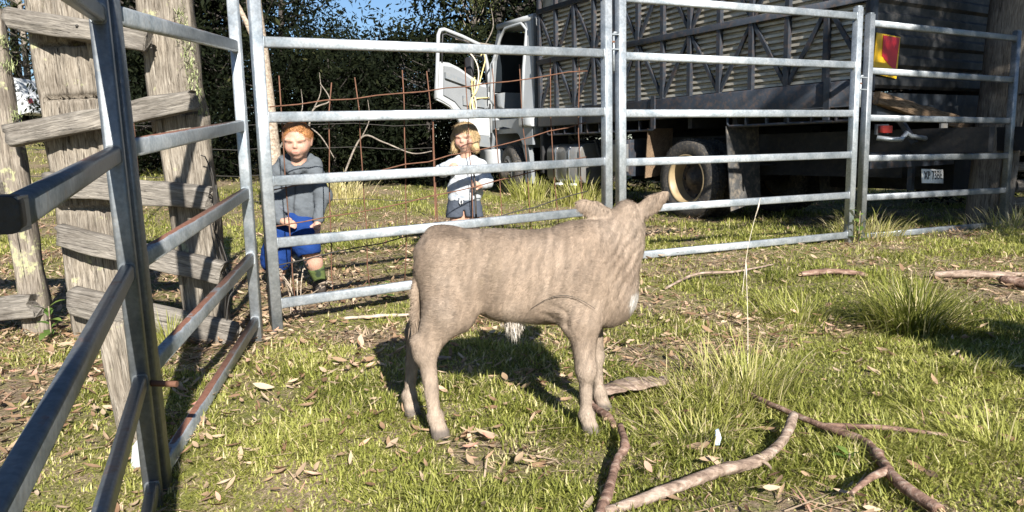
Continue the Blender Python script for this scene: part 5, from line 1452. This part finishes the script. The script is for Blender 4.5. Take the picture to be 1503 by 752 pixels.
tussock('grass_tussock', 'small tuft at the foot of the corner timber post', -1.78, 3.72, 90, .26, .03, .25, .005, .25, .6, 7)
tussock('grass_tussock', 'weedy tuft at the foot of the paired posts below the tail board', 3.22, 6.62, 300, .36, .14, .5, .008, .45, .9, 8, dry=.35)
tussock('grass_tussock', 'low tuft between the calf and the second panel', 1.62, 4.1, 320, .22, .11, .6, .005, .25, .65, 9)
tussock('grass_tussock', 'thick tuft in the bottom right corner', 1.55, 2.25, 420, .19, .12, .7, .0045, .3, .7, 10)
tussock('grass_tussock', 'soft tuft left of the fallen red branch', .62, 2.42, 380, .17, .12, .7, .004, .35, .7, 11, dry=.25)
tussock('grass_tussock', 'weedy growth by the strainer post foot', 5.0, 7.3, 260, .30, .16, .5, .008, .4, .9, 12, dry=.4)
# single tall seed stalks
for k, (x, y, h, dx, lab) in enumerate(((1.46, 4.62, .62, .10, 'tall pale seed stalk in front of the truck rear wheel'), (.98, 3.0, .52, -.02, 'upright thin stalk in the wispy grass clump'))):
    st_ = thing('seed_stalk', lab, 'stalk', (x, y, gzf(x, y)))
    z0 = gzf(x, y)
    MB().tube(sm([(x, y, z0), (x + dx * .3, y, z0 + h * .5), (x + dx, y, z0 + h)], 5), np.linspace(.0022, .0014, 11), 5).build('stem', MAT['rope_pale'], st_, st_.location)
    MB().tube([(x + dx * .75, y, z0 + h * .82), (x + dx * .9, y, z0 + h * .92), (x + dx, y, z0 + h)], [.002, .0045, .001], 5).build('seed_head', MAT['rope_pale'], st_, st_.location)
# broadleaf weeds
attr_mat('weed_leaf', [(0, (.035, .075, .015)), (.5, (.10, .17, .035)), (1, (.22, .30, .07))], rough=.5, trans=.3)
def weed(label, x, y, nl, L, h, seed):
    r = np.random.default_rng(seed)
    root = thing('weed', label, 'weed', (x, y, gzf(x, y)))
    for k in range(nl):
        a = k * 2.4 + r.uniform(-.3, .3); el = r.uniform(.2, .9); l_ = L * r.uniform(.6, 1.1); w = l_ * .42; zb = h * (k + .5) / nl
        d = Vector((math.cos(a) * math.cos(el), math.sin(a) * math.cos(el), math.sin(el))); s = Vector((-math.sin(a), math.cos(a), 0)); u = d.cross(s)
        b = Vector((0, 0, zb)); V = []; F = []
        for t, f_ in ((0, .08), (.2, .7), (.45, 1), (.7, .75), (.9, .3), (1, .02)):
            c = b + d * l_ * t - Vector((0, 0, l_ * .35 * t * t))
            V += [c - s * w * .5 * f_ - u * (-.1) * w * f_, c + u * 0, c + s * w * .5 * f_ + u * .1 * w * f_]
        for i in range(5):
            q = i * 3; F += [(q, q + 1, q + 4, q + 3), (q + 1, q + 2, q + 5, q + 4)]
        link('leaf', mesh_np('leaf', V, F, True, {'tint': np.full(len(V), r.uniform(.2, .9))}), MAT['weed_leaf'], root)
    MB().tube([(0, 0, -.01), (.005, 0, h)], [.005, .003], 5).build('stem', MAT['bark_grey'], root)
weed('leafy green weed at the foot of the left slab posts', -2.52, 3.93, 9, .13, .20, 1)
weed('broad leafed weed under the gate beside the boy', -.88, 4.72, 6, .14, .10, 2)
weed('pale broad leafed seedling in the grass at bottom right', 1.02, 2.16, 7, .07, .05, 3)
weed('leafy weed at the foot of the posts between the right panels', 2.98, 6.30, 10, .12, .28, 4)
# dry weed stems by the boy's feet
dw = thing('dry_weed', 'dry brown weed stalks in front of the boy shoes', 'weed', (-1.30, 4.42, gzf(-1.30, 4.42)))
r = np.random.default_rng(77)
for k in range(7):
    bx, by = r.normal(0, .04, 2); hx, hy = r.normal(0, .07, 2); h = r.uniform(.15, .32)
    s_ = MB().tube(sm([(bx, by, 0), (bx + hx * .3, by + hy * .3, h * .6), (bx + hx, by + hy, h)], 4), .0035, 5).build('stem', MAT['bark_pale'], dw)
    c = MB()
    for q in range(6):
        p_ = Vector((bx + hx, by + hy, h)) + Vector(r.normal(0, .018, 3)); c.tube([p_, p_ + Vector(r.normal(0, .014, 3))], [.009, .002], 5)
    c.build('seed_head', MAT['bark_pale'], s_)
# small blue scrap in the grass
simple('blue_plastic', (.50, .60, .72), .4, 0, .2, 60)
bl = thing('plastic_scrap', 'small crumpled blue white plastic scrap in the grass', 'plastic scrap', (.665, 2.32, gzf(.665, 2.32)))
V = [(-.008, 0, .02), (.006, .004, .018), (.010, -.003, .045), (.004, .006, .07), (-.007, .002, .066), (-.010, -.006, .04)]
MB().poly(V, (0, 1, .1), .010).build('film', MAT['blue_plastic'], bl)
simple('pale_tin', (.50, .54, .56), .5, .4, .2, 20)
tn = thing('tin_scrap', 'pale folded sheet metal scrap at the foot of the stub post', 'metal scrap', (-1.235, 2.37, gzf(-1.235, 2.37)))
MB().poly([(-.07, 0, .0), (.05, -.01, .0), (.06, 0, .10), (-.01, .01, .14), (-.06, .01, .08)], (0, 1, 0), .008).build('sheet', MAT['pale_tin'], tn)

# ------------------------------------------------------------------ trees
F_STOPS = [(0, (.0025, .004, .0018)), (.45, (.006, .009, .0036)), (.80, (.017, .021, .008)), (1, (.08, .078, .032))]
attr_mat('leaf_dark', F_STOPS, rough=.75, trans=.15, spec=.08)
attr_mat('leaf_olive', [(0, (.03, .042, .012)), (.5, (.085, .10, .03)), (1, (.20, .20, .07))], rough=.5, trans=.25)

def leaf_cloud(C, rad, per, size, seed, squash=.8, droop=.5, aspect=.34):
    r = np.random.default_rng(seed); C = np.asarray(C, float); n = len(C) * per
    c = np.repeat(C, per, 0); rr = np.repeat(np.asarray(rad), per)
    q = r.normal(0, 1, (n, 3)); q /= np.linalg.norm(q, axis=1, keepdims=True); q *= (r.random((n, 1)) ** .45); q[:, 2] *= squash
    p = c + q * rr[:, None]
    yaw = r.uniform(0, 6.283, n); el = r.normal(-droop, .5, n)
    d = np.stack([np.cos(yaw) * np.cos(el), np.sin(yaw) * np.cos(el), np.sin(el)], 1)
    s = np.cross(d, r.normal(0, 1, (n, 3))); s /= np.linalg.norm(s, axis=1, keepdims=True) + 1e-9
    L = (size * r.uniform(.6, 1.35, n))[:, None]; w = L * aspect
    V = np.stack([p, p + d * L * .45 + s * w * .5, p + d * L, p + d * L * .45 - s * w * .5], 1).reshape(-1, 3)
    F = np.arange(4 * n).reshape(-1, 4)
    tint = np.clip(np.repeat(r.beta(2, 3, len(C)), per) * .6 + r.beta(1.6, 3, n) * .55, 0, 1)
    return V, F, np.repeat(tint, 4)

def tree_meshes(H, crown_lo, R0, nclump, per, size, seed, trunk_r=.16, lean=0.0):
    """trunk with limbs; leaf clumps sit along the limbs"""
    r = np.random.default_rng(seed)
    mb = MB(); top = Vector((lean * H, r.normal(0, .03) * H, H * .93))
    tp_ = [Vector((0, 0, -.2)), Vector((lean * H * .3 + r.normal(0, .04) * 1, r.normal(0, .08), H * .35)), Vector((lean * H * .65, r.normal(0, .12), H * .65)), top]
    ts = sm(tp_, 6); mb.tube(ts, np.linspace(trunk_r, trunk_r * .22, len(ts)), 10)
    C, rad = [], []
    for k in range(nclump):
        t = r.random() ** .8; zt = crown_lo + (H * .97 - crown_lo) * t
        ti = min(len(ts) - 1, int((zt * .8 / H) * len(ts))); b = ts[ti]
        a = r.uniform(0, 6.283); prof = math.sin(math.pi * (.18 + .72 * t)) ** .7
        ro = R0 * prof * (.25 + .85 * r.random() ** .5)
        c = Vector((b.x + math.cos(a) * ro, b.y + math.sin(a) * ro, zt + r.normal(0, .15)))
        if k % 2 == 0:
            mid = (b + c) / 2 + Vector((r.normal(0, .1), r.normal(0, .1), -.12 * ro))
            q = sm([b, mid, c], 4); mb.tube(q, np.linspace(trunk_r * .28, trunk_r * .05, len(q)), 6, False)
        C.append(tuple(c)); rad.append(R0 * r.uniform(.20, .40))
    V, F, T = leaf_cloud(C, rad, per, size, seed + 500)
    crown = mesh_np('crown', V, F, False, {'tint': T})
    return mb.mesh('trunk'), crown

def put_tree(name, label, x, y, meshes, rot, sc, leafmat, barkmat, group=None, cat='tree'):
    root = thing(name, label, cat, (x, y, gzf(x, y)), rot, group)
    root.scale = sc if hasattr(sc, '__len__') else (sc,) * 3
    tm, cm = meshes
    if not tm.materials: tm.materials.append(barkmat)
    if not cm.materials: cm.materials.append(leafmat)
    link('trunk', tm, None, root); link('crown', cm, None, root)
    return root
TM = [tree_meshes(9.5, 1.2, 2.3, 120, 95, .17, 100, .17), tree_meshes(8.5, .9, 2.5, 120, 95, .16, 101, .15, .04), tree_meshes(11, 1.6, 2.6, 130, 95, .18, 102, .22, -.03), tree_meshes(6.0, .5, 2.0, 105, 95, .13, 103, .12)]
SM = [tree_meshes(3.0, .15, 1.5, 70, 110, .12, 110, .06), tree_meshes(2.4, .1, 1.6, 70, 110, .11, 111, .05)]
r = np.random.default_rng(12)
TL = 'dark dense bush tree in the shaded wall of trees behind the paddock'
tl = [(-18.0, 21.5, 0), (-11.3, 23, 1), (-9.4, 19.5, 2), (-9.2, 22, 0), (-7.8, 17.8, 1), (-8.4, 20.5, 2), (-5.6, 17.0, 0), (-.1, 17.4, 1), (.6, 20.0, 2), (1.2, 18.2, 0), (2.8, 20.5, 1), (4.6, 19, 2), (6.6, 18, 0), (8.5, 16.5, 1), (10.5, 15, 2), (12.5, 13.5, 0), (-20.8, 24.5, 1), (-23.5, 26, 2), (-12.2, 27, 2), (-8, 27, 1), (2, 26, 0), (9.2, 12.0, 1)]
for (x, y, k) in tl:
    TL = 'dark bush tree at the back left beyond the slab post fence' if x < -7 else ('dark bush tree in the tree wall behind the children and the gate' if x < 0 else 'dark bush tree standing behind the cattle truck')
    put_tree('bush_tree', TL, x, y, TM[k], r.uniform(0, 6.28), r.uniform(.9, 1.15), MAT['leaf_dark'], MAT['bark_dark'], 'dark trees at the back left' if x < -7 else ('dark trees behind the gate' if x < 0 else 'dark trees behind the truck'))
tl2 = [(-4.3, 18.2, .58), (-3.2, 19.0, .52), (-2.3, 18.4, .58), (-5.4, 24, .60), (-3.9, 26, .62), (-2.4, 25, .66)]
for (x, y, s_) in tl2:
    put_tree('low_tree', 'lower dark tree under the patch of blue sky', x, y, TM[3], r.uniform(0, 6.28), s_, MAT['leaf_dark'], MAT['bark_dark'], 'low trees under the sky gap')
for i, (x, y, k) in enumerate([(-8.6, 16.4, 0), (-7.2, 15.6, 1), (-5.9, 15.3, 0), (-4.7, 15.0, 1), (-3.6, 15.2, 0), (-2.6, 15.6, 1), (-1.6, 15.3, 0), (-.6, 15.8, 1), (.5, 15.9, 0), (1.6, 16.4, 1), (-8.9, 17.4, 1), (3.4, 16.6, 0), (-2.9, 16.9, 0), (-4.1, 16.6, 1), (7.2, 11.0, 0), (8.2, 9.6, 1)]):
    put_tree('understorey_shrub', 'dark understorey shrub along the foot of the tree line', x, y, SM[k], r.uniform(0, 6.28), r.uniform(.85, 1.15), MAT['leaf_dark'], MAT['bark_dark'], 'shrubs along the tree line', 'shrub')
for (x, y, k) in ((-17.5, 34, 0), (-22.5, 35, 2), (-20, 37, 1)):
    put_tree('bush_tree', 'dark bush tree at the back left beyond the slab post fence', x, y, TM[k], x, 1.0, MAT['leaf_dark'], MAT['bark_dark'], 'dark trees at the back left')
OL = tree_meshes(7.5, 1.0, 1.9, 80, 80, .13, 120, .13)
put_tree('gum_tree', 'olive green gum tree behind the left slab posts', -20.6, 32.5, OL, 1.0, 1.25, MAT['leaf_olive'], MAT['bark_trunk'])
o = put_tree('gum_tree', 'small yellow green tree beside the truck door', -.75, 17.0, (OL[0], OL[1]), 3.0, (.45, .45, .60), MAT['leaf_olive'], MAT['bark_trunk'])
# shade trees standing beside the camera on the right, out of the picture
SH = tree_meshes(9.5, 3.9, 2.5, 120, 90, .22, 130, .24)
put_tree('shade_tree', 'tall tree outside the picture shading the truck tail', 8.7, -.4, SH, .4, (1.0, 1.0, 1.0), MAT['leaf_dark'], MAT['bark_trunk'])
put_tree('shade_tree', 'second tree outside the picture shading the strainer post', 9.6, 1.4, SH, 2.1, .95, MAT['leaf_dark'], MAT['bark_trunk'])
SB = tree_meshes(1.1, .02, .52, 120, 170, .11, 140, .03)  # unseen shrub, added only for its shadow on the right foreground
put_tree('added_shadow_shrub', 'unseen low shrub added beyond the right edge to cast a shadow on the grass', 3.12, 1.38, SB, .4, 1.0, MAT['leaf_olive'], MAT['bark_trunk'], cat='shrub')
# pale trunk behind the gate corner
tr_ = thing('pale_trunk', 'pale smooth gum trunk behind the gate corner post', 'tree', (-2.42, 7.6, gzf(-2.42, 7.6)))
zt = gzf(-2.42, 7.6)
MB().tube(sm([(-2.40, 7.6, zt - .1), (-2.43, 7.6, zt + .8), (-2.46, 7.6, zt + 1.7), (-2.50, 7.6, zt + 2.6), (-2.46, 7.65, zt + 4.2), (-2.5, 7.7, zt + 6)], 6), np.concatenate([np.linspace(.115, .085, 12), np.linspace(.082, .04, 19)]), 14).build('trunk', MAT['bark_pale'], tr_, tr_.location)
MB().tube(sm([(-2.46, 7.6, zt + 1.75), (-2.60, 7.5, zt + 2.2), (-2.9, 7.5, zt + 2.75), (-3.1, 7.5, zt + 3.4)], 5), np.linspace(.03, .012, 16), 8).build('limb', MAT['bark_pale'], tr_, tr_.location)
V, F, T = leaf_cloud([(-2.5 + r.normal(0, .5), 7.7 + r.normal(0, .5), zt + 5.2 + r.normal(0, .5)) for _ in range(25)], [.45] * 25, 60, .11, 9)
V = V - np.array(tr_.location)
link('crown', mesh_np('crown', V, F, False, {'tint': T}), MAT['leaf_olive'], tr_)
# dead pale branches hanging at the tree line
for k, (pts, lab) in enumerate(((((-2.95, 13.2, .6), (-2.6, 13.2, 1.25), (-2.2, 13.1, 1.15), (-1.7, 13.0, .95), (-1.35, 13.0, .98)), 'long pale dead branch at the tree line left of the toddler'),
                                (((-3.6, 13.4, 1.3), (-3.45, 13.3, 1.75), (-3.15, 13.3, 1.9), (-3.3, 13.3, 2.2)), 'forked pale dead branch above the boy'),
                                (((-.95, 14.0, 3.0), (-.4, 14.0, 2.9), (.1, 14.0, 2.85), (.75, 14.0, 2.95)), 'pale dead limb above the truck door'),
                                (((-4.3, 13.8, 1.0), (-3.9, 13.7, 1.5), (-3.5, 13.7, 1.35), (-3.2, 13.6, .9)), 'arched dead branch behind the gate on the left'))):
    b_ = thing('dead_branch', lab, 'branch', pts[0])
    MB().tube(sm(pts, 6), np.linspace(.020, .008, (len(pts) - 1) * 6 + 1), 7).build('limb', MAT['bark_trunk'], b_, b_.location)
    m_ = Vector(pts[1]); MB().tube(sm([m_, m_ + Vector((.15, 0, .3)), m_ + Vector((.12, .1, .65))], 4), np.linspace(.012, .004, 9), 6).build('twig', MAT['bark_trunk'], b_, b_.location)

# ------------------------------------------------------------------ plain wire fence beyond the children
wf = thing('wire_fence', 'plain dark wire fence crossing the field behind the children', 'wire fence', (-2.45, 8.6, gzf(-2.45, 8.6)))
for i, x in enumerate((-6.2, -4.2, -2.45, -.9)):
    y_ = 8.6 + .12 * (x + 2.45); z0 = gzf(x, y_)
    MB().bar((x, y_, z0 - .1), (x + .01, y_, z0 + 1.15), .018, .018, (1, 0, 0)).build('picket', MAT['rusty_wire'], wf, wf.location)
for k, h in enumerate((.25, .55, .85, 1.12)):
    MB().tube([(x, 8.6 + .12 * (x + 2.45), gzf(x, 8.6 + .12 * (x + 2.45)) + h - (.02 if i % 2 else 0)) for i, x in enumerate(np.linspace(-6.2, -.9, 13))], .004, 5).build('wire', MAT['dark_wire'], wf, wf.location)

# ------------------------------------------------------------------ white wagon parked up the slope, and a dark trough
simple('car_white', (.72, .74, .76), .25, 0, .03, 2)
simple('car_glass', (.015, .018, .02), .08, 0, .1, 3)
simple('car_black', (.02, .02, .022), .6, 0, .2, 8)
simple('alloy', (.45, .46, .47), .35, .7, .1, 10)
carx, cary = -20.25, 29.0
car = thing('parked_wagon', 'white four wheel drive wagon parked up the slope seen between the slab posts', 'car', (carx, cary, gzf(carx, cary) + .25))
prof = [(-2.35, .45), (-2.38, .95), (-2.30, 1.12), (-1.25, 1.20), (-.55, 1.78), (.9, 1.86), (1.95, 1.80), (2.18, 1.20), (2.30, 1.05), (2.34, .50), (1.95, .42), (1.88, .70), (1.62, .90), (1.30, .90), (1.04, .70), (.98, .42), (-.98, .42), (-1.04, .70), (-1.30, .90), (-1.62, .90), (-1.88, .70), (-1.95, .42)]
cb = MB().poly([(a, -.88, b) for a, b in prof], (0, 1, 0), 1.76).build('body', MAT['car_white'], car)
md = cb.modifiers.new('round', 'BEVEL'); md.width = .05; md.segments = 2
for q in ([(-.98, 1.25), (-.50, 1.70), (.20, 1.74), (.20, 1.25)], [(.27, 1.25), (.27, 1.74), (1.05, 1.76), (1.15, 1.25)], [(1.22, 1.25), (1.13, 1.75), (1.80, 1.70), (2.02, 1.27)]):
    MB().poly([(a, -.893, b) for a, b in q], (0, 1, 0), .01).build('window', MAT['car_glass'], car)
for wx in (-1.46, 1.46):
    for wy, s_ in ((-.86, -1), (.86, 1)):
        g_ = bpy.data.objects.new('wheel', None); COL.objects.link(g_); g_.parent = car; g_.location = (wx, wy, .40)
        link('tyre', MB().lathe([(.25, .02 * s_), (.37, .03 * s_), (.40, -.02 * s_), (.40, -.2 * s_), (.25, -.2 * s_)], (0, 0, 0), (0, 1, 0), 28).mesh('tyre'), MAT['car_black'], g_)
        rm_ = MB().lathe([(.26, .02 * s_), (.24, 0), (.22, -.03 * s_), (.001, -.02 * s_)], (0, 0, 0), (0, 1, 0), 28)
        for k in range(6): rm_.bar((0, .0, 0), (.22 * math.cos(k * 1.047), .0, .22 * math.sin(k * 1.047)), .05, .05, (0, 1, 0))
        link('rim', rm_.mesh('rim'), MAT['alloy'], g_)
MB().box((0, 0, 1.90), (1.9, 1.3, .04), .01).build('roof_rack', MAT['car_black'], car)
MB().box((-.2, -.895, 1.08), (.16, .03, .04), .01).build('door_handle', MAT['alloy'], car)
MB().poly([(2.345, -.80, .85), (2.345, -.55, .85), (2.30, -.55, 1.05), (2.30, -.80, 1.05)], (1, 0, .1), .02).build('tail_lamp', MAT['lamp_red'], car)
